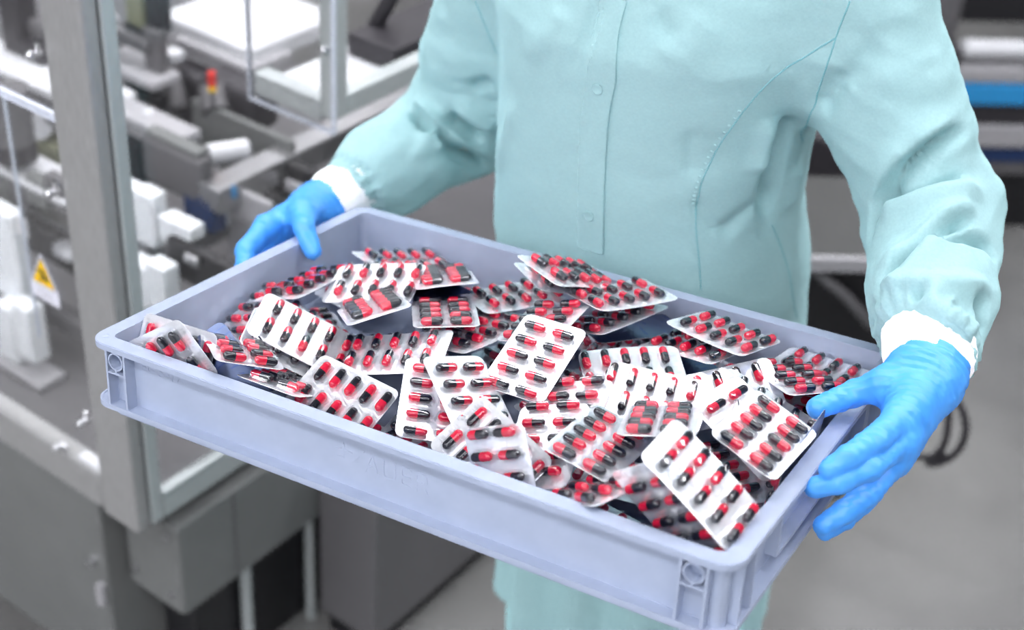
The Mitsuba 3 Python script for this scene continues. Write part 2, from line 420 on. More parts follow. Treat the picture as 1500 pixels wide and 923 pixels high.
PACKS = [
 ('fill00',0.0755,0.07,0.0068,0.033,-0.0653,0.5384,'--+-+--+-+'),
 ('fill01',0.075,0.1318,0.0085,0.1036,0.0361,2.7209,'++-++++++-'),
 ('fill02',0.0754,0.2183,0.0052,-0.0444,0.0368,2.4573,'+--++++-+-'),
 ('fill03',0.075,0.3036,0.0056,0.0291,-0.0406,-0.2741,'--++-+---+'),
 ('fill04',0.0864,0.335,0.0106,-0.0328,0.0682,0.0105,'---++-+++-'),
 ('fill05',0.1693,0.07,0.006,0.0178,0.1196,-2.6028,'+-++----++'),
 ('fill06',0.1602,0.1439,0.0082,0.097,0.0635,2.3514,'---++-++-+'),
 ('fill07',0.1652,0.2258,0.0064,-0.0375,-0.0697,-2.3223,'-++-+++++-'),
 ('fill08',0.1738,0.3044,0.0056,0.0438,-0.0411,-1.0682,'-++--++++-'),
 ('fill09',0.1791,0.3309,0.0133,0.0348,-0.0611,-1.515,'--+--+-++-'),
 ('fill10',0.2565,0.07,0.006,-0.1011,-0.0485,3.0131,'-+--++---+'),
 ('fill11',0.2665,0.1376,0.0087,0.0603,-0.022,1.7302,'+-+--++-+-'),
 ('fill12',0.2709,0.2261,0.0064,-0.0312,0.0721,1.1318,'---+-++--+'),
 ('fill13',0.2734,0.2921,0.0069,0.0555,0.0709,1.2912,'+----++-++'),
 ('fill14',0.2763,0.3284,0.0124,-0.0742,-0.0959,-2.4658,'+++--++-+-'),
 ('fill15',0.35,0.0742,0.006,-0.0978,-0.0263,2.3203,'+-----+-++'),
 ('fill16',0.3551,0.1398,0.0077,0.0254,0.1011,0.7933,'+-+--++--+'),
 ('fill17',0.3531,0.2211,0.0073,-0.0464,-0.0879,-1.8311,'---+++++-+'),
 ('fill18',0.3568,0.3022,0.0052,0.0486,-0.0109,-2.0114,'+------++-'),
 ('fill19',0.3613,0.335,0.0128,-0.098,-0.0058,-2.9953,'-+--++-+++'),
 ('fill20',0.4559,0.07,0.0074,0.1249,-0.0357,3.0172,'+----++--+'),
 ('fill21',0.4479,0.1458,0.0049,-0.0335,0.0261,-2.9672,'-+---+---+'),
 ('fill22',0.4524,0.2164,0.0047,-0.0268,0.0043,-0.5689,'++++-+-+-+'),
 ('fill23',0.4561,0.3101,0.0053,-0.0018,0.0446,0.5858,'+-+-+++++-'),
 ('fill24',0.4632,0.335,0.0132,0.0634,0.0463,-0.3335,'+-+++--+--'),
 ('fill25',0.53,0.07,0.005,-0.0423,-0.0234,1.5944,'----+---++'),
 ('fill26',0.53,0.142,0.0071,-0.0344,-0.0754,1.9961,'-+-+++-+++'),
 ('fill27',0.5252,0.2101,0.011,-0.0282,-0.0698,2.4487,'-++-+--+++'),
 ('fill28',0.5248,0.296,0.0069,-0.1166,-0.0375,2.5418,'-++-+-+-++'),
 ('fill29',0.5265,0.335,0.0162,0.0145,-0.0596,1.5313,'--+++-++--'),
 ('p',0.2022,0.259,0.058,3.1228,-0.3435,0,'+-+----+-+'),
 ('bb',0.3669,0.334,0.045,2.7795,1.2444,0.0652,'-+++--+++-'),
 ('cc',0.4363,0.2977,0.035,3.025,-0.8478,0,'-+--++--+-'),
 ('O2',0.5476,0.3499,0.0455,0,0,-0.0988,'-----+---+'),
 ('h',0.0503,0.1647,0.0389,-0.05,-0.5405,1.4278,'-++--++-+-'),
 ('i',0.0728,0.2137,0.0546,-0.2728,-0.2217,1.5645,'+++++-+--+'),
 ('m',0.1035,0.3352,0.0434,-0.1065,0.1781,1.1285,'-+----+---'),
 ('n',0.153,0.282,0.0614,-0.0728,0.1262,1.1257,'+-+++++-++'),
 ('o',0.1897,0.2716,0.071,-0.3314,0.0629,2.2104,'++++++++-+'),
 ('k',0.1455,0.2281,0.0703,0.2794,-0.1187,0.2897,'-++-+++++-'),
 ('r',0.2987,0.3213,0.0793,-0.0606,0.2834,1.0041,'+-+-++-+++'),
 ('q',0.2535,0.3031,0.0587,-0.0343,-0.0062,1.0337,'-+++-+---+'),
 ('w',0.3038,0.3095,0.0929,-0.0883,0.4084,1.2986,'+++--+-+-+'),
 ('t',0.3515,0.3041,0.0607,0.2579,-0.2373,-1.8866,'+++-----++'),
 ('s',0.3546,0.3086,0.0832,-0.0173,-0.1021,-2.0431,'+-------++'),
 ('v',0.3191,0.2333,0.0755,0.2115,-0.1765,-1.4556,'+++++-++-+'),
 ('E',0.2582,0.2228,0.0527,-0.1237,-0.1323,1.37,'++-++-+---'),
 ('D',0.2324,0.2079,0.0688,-0.0549,-0.1769,-0.9573,'--+++++--+'),
 ('l',0.176,0.1751,0.0734,-0.4556,-0.1542,2.3255,'+-+-+-+-++'),
 ('f',0.1185,0.1043,0.0215,-2.6612,-1.4201,-0.0189,'++++-+--++'),
 ('g',0.1627,0.0732,0.0352,-0.2904,0.4322,1.7291,'-+-+-+++-+'),
 ('a',0.0661,0.0405,0.0455,1.1178,-0.0902,-0.0218,'++-+-+--++'),
 ('c',0.1197,0.0398,0.0342,-2.2193,0.5112,0.6664,'+---++---+'),
 ('b',0.0661,0.0266,0.0475,0.5664,2.0712,-1.6815,'++++-++--+'),
 ('d',0.1249,0.0565,0.0623,-0.3324,-0.0842,-0.6934,'+-+----++-'),
 ('j',0.1236,0.1664,0.0336,-0.1132,0.4628,0.3345,'+-+-++-+--'),
 ('e',0.1374,0.1171,0.0435,0.0968,0.4755,0.4457,'+-+-+-++++'),
 ('A',0.1415,0.1245,0.0534,0.1509,0.4944,0.378,'++++-++++-'),
 ('B',0.2238,0.1383,0.0567,0.2585,0.309,-2.7937,'+---++-+++'),
 ('F',0.3458,0.1652,0.0738,0.2617,0.3287,-1.5062,'+-++-+---+'),
 ('Q',0.4382,0.3064,0.0578,-0.0351,-0.1945,-0.3111,'-++--+-+++'),
 ('P',0.4609,0.3154,0.072,-0.0723,-0.026,-0.3021,'+---+++--+'),
 ('O',0.5338,0.3034,0.0555,-0.1293,-0.1323,-0.7436,'+++++++--+'),
 ('N',0.485,0.2544,0.0456,0.0831,0.6169,-2.3797,'+++-++-+-+'),
 ('R',0.4045,0.2328,0.0546,-0.0222,0.3332,-2.4698,'-+-+-++++-'),
 ('M',0.5356,0.2384,0.046,0.2064,0.5231,0.2743,'--+-+-+--+'),
 ('S',0.4371,0.2053,0.0516,-0.1356,0.5958,-2.8783,'+-------++'),
 ('L',0.535,0.1994,0.053,0.226,0.3994,-0.3028,'--+-++--+-'),
 ('T',0.3999,0.1323,0.0568,0.0131,-0.4796,1.7149,'++--++-++-'),
 ('H',0.2956,0.0961,0.0488,0.0825,0.3499,-1.0522,'-++-----+-'),
 ('G',0.3308,0.0985,0.0595,-0.0857,0.4831,-0.5241,'+++++---++'),
 ('U',0.4038,0.0879,0.0532,0.1154,-0.4999,1.7833,'-+++--++--'),
 ('C',0.2237,0.0685,0.0409,0.5335,0.0253,-0.13,'-++-+--++-'),
 ('V',0.4482,0.09,0.0643,-0.2009,0.1407,-1.559,'+++-+-+---'),
 ('I',0.379,0.0515,0.0494,0.6444,0.1346,-0.3644,'+++--+-+++'),
 ('J',0.3982,0.0324,0.0474,0.7601,-1.3889,1.522,'---++-+--+'),
 ('W',0.4811,0.1283,0.0775,-0.04,-0.274,-1.2227,'+----++--+'),
 ('Z',0.4761,0.0542,0.0554,0.2439,-0.4087,-1.897,'+++--+++--'),
 ('Y',0.5369,0.0444,0.0583,1.7076,0.8523,-0.633,'-----+-+-+'),
 ('X',0.5536,0.05,0.0848,0.0962,0.6643,0.0126,'+-+-+-++++'),
 ('aa',0.5804,0.1702,0.0502,1.195,-1.0719,-1.347,'+-+++-++--'),
 ('K',0.5606,0.1392,0.0867,-0.3007,0.2954,-1.585,'+----+--+-'),
]
LABEL = {
 'X': 'white blister pack slanting down into the right front corner of the crate',
 'F': 'upright white blister pack showing all ten capsules in the middle of the pile',
 'K': 'blister pack with two full capsule columns lying on top beside the right thumb',
 'V': 'blister pack with two slanting capsule columns right behind the front rim, right of centre',
 'C': 'white blister pack leaning on the left half of the front rim',
 'A': 'white blister pack with a wide blank end, highest in the left part of the pile',
 'Y': 'shaded blister pack under the slanting one in the right front corner',
 'S': 'white blister pack with steep capsules right of the upright middle pack',
 'B': 'white blister pack touching the right end of the highest left pack',
 'G': 'white blister pack overlapping the lower left edge of the upright middle pack',
 'H': 'white blister pack with its left capsule column bare, between two packs at the front rim',
 'k': 'glaring white blister pack lying at the back left of the pile',
 'J': 'greyish blister pack standing steeply against the middle of the front rim',
 'U': 'white blister pack with level capsules right of the pack standing at the front rim',
 'I': 'diagonal white blister pack half behind the greyish one standing at the front rim',
 'P': 'blister pack leaning on the right half of the crate back wall, upper of two',
 'R': 'white blister pack lying under the steep capsule pack, right of the middle',
 's': 'blister pack raised against the back rim in front of the coat',
 'W': 'small looking blister pack seen edge on with two dense capsule stacks, right of centre',
 'c': 'dark blue underside of a blister pack in the left front corner of the crate',
 'q': 'blister pack with five capsule pairs left of the one raised at the back rim',
 'D': 'level blister pack seen at a low angle, two dense capsule stacks, left of middle',
 'w': 'blister pack tipped up at the back rim left of the raised one',
 'L': 'white blister pack under the top one by the right thumb, blank end leftward',
 'O': 'blister pack with two capsule columns by the back wall just above the right thumb',
 'E': 'blister pack sloping out from under the level one toward the upright middle pack',
 'b': 'blister pack standing in the left front corner with two dark capsules in view',
 'l': 'blister pack tipped up behind the left pile with two dense blocks of capsules',
 'T': 'white blister pack under the lower right corner of the upright middle pack',
 'N': 'white blister pack behind the thumb side packs, its rounded corner to the upper right',
 't': 'blister pack peeping out below the raised one at the back rim',
 'Z': 'blister pack at the front rim right of its middle, partly below the rim',
 'Q': 'blister pack leaning on the right half of the crate back wall, lower of two',
 'bb': 'blister pack lying face down at the foot of the back wall',
 'v': 'blister pack with glossy level capsules just behind the upright middle pack',
 'O2': 'blister pack in the back right corner behind the thumb, mostly hidden',
 'i': 'blister pack by the left wall with its free edge pointing to the back corner',
 'g': 'blister pack squeezed between the front rim and the highest left pack',
 'o': 'blister pack with end on capsules at the back left behind the level pack',
 'h': 'blister pack by the left wall with single capsule ends showing in a slanting row',
 'e': 'blister pack directly under the lower edge of the highest left pack',
 'm': 'rearmost blister pack of the left back corner, seen edge on',
 'd': 'low blister pack with crowded capsules between the left corner and the highest left pack',
 'M': 'blister pack under the thumb side packs with only capsule ends showing',
 'r': 'white blister pack against the back wall behind the tipped up one',
 'p': 'blister pack lying face down behind the level one left of the middle',
 'aa': 'blister pack standing against the right wall with its silver underside outward',
 'a': 'white blister pack in the left front corner behind the standing one, one capsule in view',
 'cc': 'blister pack lying face down right of the steep capsule pack',
 'n': 'thin edged blister pack just in front of the rearmost one at the back left',
 'f': 'blister pack lying face down below the crowded low one on the left',
 'j': 'blister pack directly behind the upper edge of the highest left pack',

}
BEND_OF = {'E': 5, 'D': 0, 'n': 1, 'q': 3, 'l': 0, 'O': 3, 'Q': 4, 'K': 0, 'F': 0, 'C': 0, 'A': 0, 'f': 4, 'p': 2, 's': 1, 'b': 0, 'a': 0, 'W': 0, 'J': 0}
HIDDEN = {'fill00','fill01','fill05','fill06','fill15','fill16','fill23','fill04','fill28','fill26','fill25'}
for i, (n, *v, fl) in enumerate(PACKS):
    if n in HIDDEN: continue
    pack(*v, fl, bend=BEND_OF.get(n, i % 5), label=LABEL.get(n))
# ---------------------------------------------------------------- the person (world coordinates; faces the camera side, -y)
principled('m_gown', proc(lambda p, n, uv: mix(srgb(148, 185, 188), srgb(158, 194, 196), fbm(p.x * 500, p.y * 500, p.z * 500, octaves=2))), 0.75, sheen=0.4, specular=0.2)
principled('m_gown_seam', srgb(122, 176, 182), 0.8)
principled('m_glove', proc(lambda p, n, uv: mix(srgb(62, 148, 236), srgb(84, 164, 244), fbm(p.x * 60, p.y * 60, p.z * 60))), 0.36, specular=0.5, sheen=0.3)
principled('m_cuff', proc(lambda p, n, uv: mix(srgb(238, 238, 244), srgb(250, 250, 252), noise(p.x * 400, p.y * 400, p.z * 400))), 0.85, sheen=0.4)
principled('m_trousers', srgb(160, 206, 208), 0.8)
SH_L, EL_L, WR_L = (0.097, 0.375, 1.390), (0.266, 0.335, 1.165), (0.335, 0.150, 1.122)
SH_R, EL_R, WR_R = (-0.200, 0.380, 1.390), (-0.298, 0.395, 1.058), (-0.352, 0.235, 1.018)
# torso outline: z, centre x, centre y, half width, half depth
TORSO = np.array([(0.44, 0.005, 0.40, 0.175, 0.150), (0.70, 0.002, 0.395, 0.166, 0.15), (0.90, -0.014, 0.385, 0.172, 0.150), (1.02, -0.030, 0.375, 0.174, 0.150),
                  (1.10, -0.040, 0.370, 0.163, 0.147), (1.20, -0.042, 0.372, 0.162, 0.152), (1.28, -0.040, 0.372, 0.170, 0.158), (1.34, -0.040, 0.378, 0.170, 0.140),
                  (1.40, -0.042, 0.385, 0.150, 0.105), (1.45, -0.040, 0.39, 0.10, 0.075), (1.50, -0.040, 0.39, 0.07, 0.065)])
def axisframe(a, b):
    z = np.asarray(b, float) - np.asarray(a, float); z /= np.linalg.norm(z)
    x = np.cross(z, [0, 0, 1.0]); x /= np.linalg.norm(x)
    return np.c_[x, np.cross(z, x), z]
def torso_d(p, grow=0.0):
    z = np.clip(p[:, 2], TORSO[0, 0], TORSO[-1, 0])
    cx, cy, a, b = (np.interp(z, TORSO[:, 0], TORSO[:, k]) for k in (1, 2, 3, 4))
    x, y = np.abs((p[:, 0] - cx) / (a + grow)), np.abs((p[:, 1] - cy) / (b + grow))
    e = 2.35
    d = ((x ** e + y ** e) ** (1 / e) - 1) * np.minimum(a, b)
    return np.maximum(d, np.maximum(TORSO[0, 0] - p[:, 2], p[:, 2] - TORSO[-1, 0]))
def lerp(a, b, t): return np.asarray(a, float) * (1 - t) + np.asarray(b, float) * t
def toward(h, el, d):
    w = np.asarray(h, float) @ CB.T + CO; ax = np.asarray(el, float) - w; return w + ax / np.linalg.norm(ax) * d
WRIST_L, WRIST_R = (0.6410, 0.297, 0.0945), (-0.0430, 0.383, 0.0500)      # in the crate's frame
END_L, END_R = toward(WRIST_L, EL_L, 0.034), toward(WRIST_R, EL_R, 0.040)
def gown_d(p):
    d = torso_d(p)
    arm = rcone(p, SH_L, lerp(SH_L, EL_L, 0.86), 0.080, 0.062); arm = smin(arm, smin(rcone(p, EL_L, lerp(EL_L, END_L, 0.65), 0.0645, 0.051), rcone(p, lerp(EL_L, END_L, 0.65), lerp(EL_L, END_L, 1.08), 0.051, 0.039), 0.02), 0.008)
    d = smin(d, arm, 0.045)
    arm = rcone(p, SH_R, EL_R, 0.080, 0.063); arm = smin(arm, smin(rcone(p, EL_R, lerp(EL_R, END_R, 0.65), 0.063, 0.050), rcone(p, lerp(EL_R, END_R, 0.65), END_R, 0.050, 0.035), 0.02), 0.02)
    d = smin(d, arm, 0.045)
    # cut the sleeve ends and the neck opening flat
    for (e, el, tl) in ((END_L, EL_L, 0.55), (END_R, EL_R, 0.0)):
        ax = (np.asarray(e) - np.asarray(el)); ax = ax / np.linalg.norm(ax) - tl * np.cross(FWD, UP); ax = (ax / np.linalg.norm(ax)).astype(np.float32)
        q = p - np.asarray(e, np.float32)
        near = np.linalg.norm(q, axis=1) - 0.11
        d = np.where(near < 0, np.maximum(d, q @ ax), d)
    return d
gown = surface_nets(gown_d, (-0.46, 0.10, 0.42), (0.46, 0.60, 1.52), 0.0045)
relax(gown, 4)
# folds: (points along the fold, height, half width)
FOLDS = [
    ([(0.2710, 0.3226, 1.2610), (0.2465, 0.2951, 1.2527), (0.2271, 0.2784, 1.2224), (0.2152, 0.2841, 1.1729)], 0.007, 0.014),
    ([(0.2741, 0.3248, 1.2583), (0.2598, 0.3037, 1.2521), (0.2404, 0.2793, 1.2243), (0.2304, 0.2686, 1.1868), (0.2330, 0.2437, 1.1657)], -0.01885, 0.0064),
    ([(0.2306, 0.2707, 1.1888), (0.2629, 0.2695, 1.2160), (0.2898, 0.3042, 1.2237)], -0.01305, 0.0056),
    ([(0.2377, 0.2537, 1.1878), (0.2677, 0.2565, 1.2124), (0.3050, 0.3084, 1.2158)], 0.01, 0.013),
    ([(0.2708, 0.1619, 1.1768), (0.2778, 0.1899, 1.1968), (0.2908, 0.2245, 1.2073), (0.3014, 0.2453, 1.2109), (0.3126, 0.2649, 1.2077)], -0.0174, 0.0052),
    ([(0.2607, 0.1825, 1.1782), (0.2811, 0.2034, 1.2010), (0.2955, 0.2476, 1.2125), (0.3121, 0.2770, 1.2088)], 0.007, 0.01),
    ([(0.2776, 0.1540, 1.1740), (0.2892, 0.1744, 1.1966), (0.3000, 0.2210, 1.2082)], 0.006, 0.01),
    ([(0.2951, 0.2100, 1.2070), (0.3135, 0.2372, 1.2053), (0.3330, 0.2591, 1.1906), (0.3421, 0.2542, 1.1816)], -0.0145, 0.0056),
    ([(0.2752, 0.1518, 1.1666), (0.2903, 0.1535, 1.1840), (0.3123, 0.1600, 1.1966), (0.3365, 0.1777, 1.1953), (0.3517, 0.2035, 1.1815)], 0.006, 0.01),
    ([(0.2803, 0.1387, 1.1654), (0.2965, 0.1372, 1.1843), (0.3101, 0.1493, 1.1899)], -0.004, 0.0064),
    ([(0.3089, 0.1556, 1.1943), (0.3206, 0.1422, 1.1885), (0.3417, 0.1386, 1.1833), (0.3557, 0.1455, 1.1675)], 0.006, 0.009),
    ([(0.3462, 0.1845, 1.1860), (0.3557, 0.1705, 1.1726), (0.3610, 0.1666, 1.1604)], -0.0174, 0.0064),
    ([(0.3333, 0.1507, 1.1922), (0.3497, 0.1535, 1.1804)], -0.003, 0.0096),
    ([(0.2987, 0.1368, 1.1551), (0.3031, 0.1358, 1.1679), (0.3146, 0.1348, 1.1697)], -0.004, 0.0064),
    ([(-0.3111, 0.3198, 1.1040), (-0.2937, 0.3091, 1.0983), (-0.2771, 0.3052, 1.0865)], -0.0174, 0.0056),
    ([(-0.3193, 0.3317, 1.1088), (-0.2866, 0.3202, 1.1029), (-0.2665, 0.3196, 1.0857), (-0.2458, 0.3411, 1.0568)], 0.008, 0.011),
    ([(-0.2799, 0.3147, 1.0936), (-0.2605, 0.3226, 1.0719), (-0.2433, 0.3486, 1.0449), (-0.2386, 0.3776, 1.0252)], -0.0203, 0.0072),
    ([(-0.2880, 0.2941, 1.0917), (-0.2727, 0.3045, 1.0814), (-0.2684, 0.3040, 1.0711)], 0.006, 0.009),
    ([(-0.2715, 0.3259, 1.1070), (-0.2526, 0.3342, 1.0919), (-0.2356, 0.3549, 1.0761)], -0.0145, 0.0072),
    ([(-0.2853, 0.2796, 1.0859), (-0.2704, 0.2922, 1.0643), (-0.2619, 0.3259, 1.0238)], 0.005, 0.016),
    ([(-0.2440, 0.3298, 1.1452), (-0.2161, 0.3280, 1.1605)], -0.007, 0.008),
    ([(-0.2598, 0.3286, 1.1245), (-0.2390, 0.3398, 1.1057), (-0.2263, 0.3527, 1.0919)], 0.005, 0.012),
    ([(-0.3515, 0.2260, 1.0445), (-0.3092, 0.2171, 1.0541), (-0.2846, 0.2436, 1.0275)], 0.004, 0.01),
    ([(-0.3207, 0.2219, 1.0353), (-0.2994, 0.2241, 1.0313)], -0.004, 0.0064),
    ([(0.1165, 0.3046, 1.2292), (0.1138, 0.3155, 1.1949), (0.1136, 0.3134, 1.1583), (0.1160, 0.3181, 1.1144)], -0.0203, 0.012),
    ([(0.1074, 0.2898, 1.2357), (0.1043, 0.2924, 1.2014), (0.1043, 0.2911, 1.1725)], 0.007, 0.013),
    ([(0.1207, 0.3541, 1.1622), (0.1227, 0.3599, 1.1133)], 0.006, 0.012),
    ([(0.1086, 0.2993, 1.1377), (0.0980, 0.2808, 1.1263), (0.0855, 0.2644, 1.1079)], -0.004, 0.0088),
    ([(0.0616, 0.2453, 1.1521), (0.0724, 0.2539, 1.1276), (0.0855, 0.2644, 1.1079)], -0.0025, 0.008),
    ([(0.0501, 0.2352, 1.2253), (0.0511, 0.2392, 1.1976), (0.0562, 0.2415, 1.1705)], -0.002, 0.0072),
    ([(-0.0575, 0.2325, 1.3250), (-0.0601, 0.2208, 1.2948), (-0.0681, 0.2163, 1.2565)], -0.0035, 0.0064),
    ([(-0.0870, 0.2301, 1.3114), (-0.1018, 0.2222, 1.2829), (-0.1288, 0.2324, 1.2497)], 0.003, 0.014),
    ([(-0.1404, 0.2427, 1.1930), (-0.1530, 0.2523, 1.1471), (-0.1688, 0.2686, 1.0953)], 0.004, 0.01),
    ([(0.0001, 0.2355, 1.3260), (0.0221, 0.2308, 1.3073)], -0.003, 0.0112),
    ([(0.0464, 0.2501, 1.3336), (0.0364, 0.2358, 1.3096), (0.0254, 0.2235, 1.2842)], 0.004, 0.02),
    ([(0.1891, 0.3019, 1.3294), (0.1800, 0.2885, 1.3054), (0.1723, 0.2867, 1.2840)], -0.005, 0.012),
    ([(0.1661, 0.2864, 1.2989), (0.1569, 0.2923, 1.2705), (0.1479, 0.3002, 1.2511)], -0.007, 0.0096),
]
def fold_push(v, folds):
    out = np.zeros(len(v))
    for pts, h, w in folds:
        pts = spline(pts, 40) if len(pts) > 2 else np.array(pts, float)
        d = np.full(len(v), 9.0); t = np.zeros(len(v))
        for i in range(len(pts) - 1):
            a, b = pts[i], pts[i + 1]; e = b - a
            s = np.clip(((v - a) @ e) / (e @ e), 0, 1); q = np.linalg.norm(v - a - s[:, None] * e, axis=1)
            m = q < d; d[m] = q[m]; t[m] = (i + s[m]) / (len(pts) - 1)
        out += h * np.exp(-(d / w) ** 2) * np.clip(np.minimum(t, 1 - t) * 5 + 0.15, 0, 1)
    return out
def relief(mesh, folds, extra=None):
    n = mesh.vertex_normals
    h = fold_push(np.asarray(mesh.vertices), folds) if folds else 0
    if extra is not None: h = h + extra(np.asarray(mesh.vertices))
    mesh.vertices = mesh.vertices + n * np.reshape(h, (-1, 1))
    return mesh
def gown_wrinkles(v):
    arm = np.minimum(np.minimum(rcone(v, SH_L, EL_L, 0.06, 0.06), rcone(v, EL_L, END_L, 0.06, 0.06)), np.minimum(rcone(v, SH_R, EL_R, 0.06, 0.06), rcone(v, EL_R, END_R, 0.06, 0.06)))
    k = np.clip(1 - arm / 0.05, 0, 1)
    a = meshkit.fbm(v * np.array([14, 14, 30.0]), 3, 3) - 0.5
    low = np.clip((0.98 - v[:, 2]) / 0.2, 0, 1)
    ang = np.arctan2(v[:, 1] - 0.38, v[:, 0])
    gath = np.zeros(len(v))
    for (e, el, tl) in ((END_L, EL_L, 0.55), (END_R, EL_R, 0.0)):
        ax_ = np.asarray(e) - np.asarray(el); ax_ = ax_ / np.linalg.norm(ax_) - tl * np.cross(FWD, UP)
        F_ = axisframe(e, np.asarray(e) - ax_); q = (v - np.asarray(e)) @ F_
        g = np.where(np.linalg.norm(q, axis=1) < 0.09, 1.0, 0.0); an = np.arctan2(q[:, 1], q[:, 0])
        gath += g * (0.0026 * np.sin(an * 23 + 2 * np.sin(an * 5)) * np.exp(-((q[:, 2] - 0.010) / 0.010) ** 2) - 0.0045 * np.exp(-((q[:, 2] - 0.011) / 0.0045) ** 2))
    return gath + a * (0.004 + 0.010 * k) + low * 0.008 * np.sin(ang * 11 + 2 * meshkit.fbm(v * 4, 2, 5))
relief(gown, [(p_, h_ * 1.55, w_) for p_, h_, w_ in FOLDS], gown_wrinkles)
add('person__gown', gown, 'm_gown', smooth=True, label='pale turquoise work coat')
from scipy.spatial import cKDTree
GT, GN = cKDTree(gown.vertices), gown.vertex_normals
def snap(pts, off=0.0, n=60):
    p = spline(pts, n) if len(pts) > 2 else np.array(pts, float)
    for _ in range(2):
        d, i = GT.query(p, k=6); w = 1 / (d + 1e-4); w /= w.sum(1, keepdims=True)
        q, nn = (gown.vertices[i] * w[..., None]).sum(1), (GN[i] * w[..., None]).sum(1)
        nn /= np.linalg.norm(nn, axis=1, keepdims=True)
        p = p - nn * ((p - q) * nn).sum(1, keepdims=True)
    return p + nn * off
SEAM_PTS = {
    'princess': [(0.1526, 0.2903, 1.3265), (0.1300, 0.2851, 1.3036), (0.1037, 0.2732, 1.2741), (0.0894, 0.2621, 1.2465), (0.0768, 0.2551, 1.2165), (0.0690, 0.2511, 1.1890), (0.0649, 0.2467, 1.1638), (0.0660, 0.2494, 1.1212), (0.0737, 0.2516, 1.0839), (0.0806, 0.2529, 1.0496)],
    'armhole': [(0.1565, 0.2956, 1.3597), (0.1528, 0.2915, 1.3326), (0.1503, 0.2861, 1.2978), (0.1440, 0.2984, 1.2575), (0.1302, 0.3319, 1.2154), (0.1206, 0.3651, 1.1820)],
    'side': [(0.1187, 0.3255, 1.1040), (0.1322, 0.3469, 1.0578), (0.1464, 0.3590, 1.0061), (0.1490, 0.3776, 0.9751)],
    'placket': [(-0.0286, 0.2352, 1.3304), (-0.0276, 0.2235, 1.3027), (-0.0219, 0.2154, 1.2667), (-0.0253, 0.2182, 1.2228), (-0.0245, 0.2216, 1.1708), (-0.0204, 0.2228, 1.1108), (-0.0171, 0.2241, 1.0702)],
    'left': [(-0.2343, 0.3120, 1.2534), (-0.2209, 0.3145, 1.2276), (-0.2093, 0.3192, 1.2002)],
    'stitch': [(0.0861, 0.2587, 1.2461), (0.0732, 0.2521, 1.2166), (0.0653, 0.2483, 1.1890), (0.0611, 0.2443, 1.1635), (0.0612, 0.2457, 1.1442)],
    'b0': [(-0.0389, 0.2165, 1.2482)],
    'b1': [(-0.0360, 0.2223, 1.1094)],
}
for i, k in enumerate(('princess', 'armhole', 'side', 'left')):
    add('person__gown__seam' + ('' if i == 0 else '_%03d' % i), tube(snap(SEAM_PTS[k], 0.0001), 0.0008, 6), 'm_gown_seam', smooth=True)
pl = snap(SEAM_PTS['placket'], 0.0, 50)
GC = np.asarray(pl)
def placket_strip(width, lift):
    """overlapping front edge of the coat: a thin strip that follows the surface"""
    d = np.gradient(pl, axis=0); d /= np.linalg.norm(d, axis=1, keepdims=True)
    rows = []
    for j, (w, o) in enumerate(((0.0, 0.0000), (0.0, lift), (0.0025, lift + 0.0004), (width * 0.5, lift * 0.7), (width, 0.0001))):
        q = pl + np.cross(d, [0, -1.0, 0]) * w * np.sign(np.cross(d, [0, -1.0, 0])[:, :1]) * -1.0
        dd, ii = GT.query(q, k=6); nn = GN[ii].mean(1); nn /= np.linalg.norm(nn, axis=1, keepdims=True); c = gown.vertices[ii].mean(1)
        q = q - nn * ((q - c) * nn).sum(1, keepdims=True) + nn * o
        rows.append(q)
    V = np.stack(rows, 1); n, m = V.shape[:2]; F = []
    for a_ in range(n - 1):
        for b_ in range(m - 1):
            p = a_ * m + b_; F += [(p, p + m, p + m + 1), (p, p + m + 1, p + 1)]
    return trimesh.Trimesh(V.reshape(-1, 3), np.array(F), process=False)
add('person__gown__front_placket', placket_strip(0.030, 0.0028), 'm_gown', smooth=50)
for i, k in enumerate(('b0', 'b1')):
    q = snap(np.array(SEAM_PTS[k] * 2), 0.0); c = q[0]; n_ = GN[GT.query(c)[1]]
    R_ = axisframe(c, c + n_); Mb = np.eye(4); Mb[:3, :3] = R_; Mb[:3, 3] = c + n_ * 0.0022
    ring_ = tri(m3.Manifold.revolve(m3.CrossSection([[(0.0, 0), (0.0052, 0), (0.0056, 0.0008), (0.0048, 0.0015), (0.0036, 0.0007), (0.0, 0.0006)]]), 28))
    add('person__gown__snap_button' + ('' if i == 0 else '_%03d' % i), moved(ring_, Mb), 'm_gown', smooth=40)
st = snap(SEAM_PTS['stitch'], 0.0, 17)
add('person__gown__topstitching', trimesh.util.concatenate([tri(m3.Manifold.sphere(0.0017, 10).scale((1.5, 0.8, 0.8)).translate(tuple(p))) for p in st]), 'm_gown', smooth=True, kind='stuff', label='puckered topstitching beside the front seam')


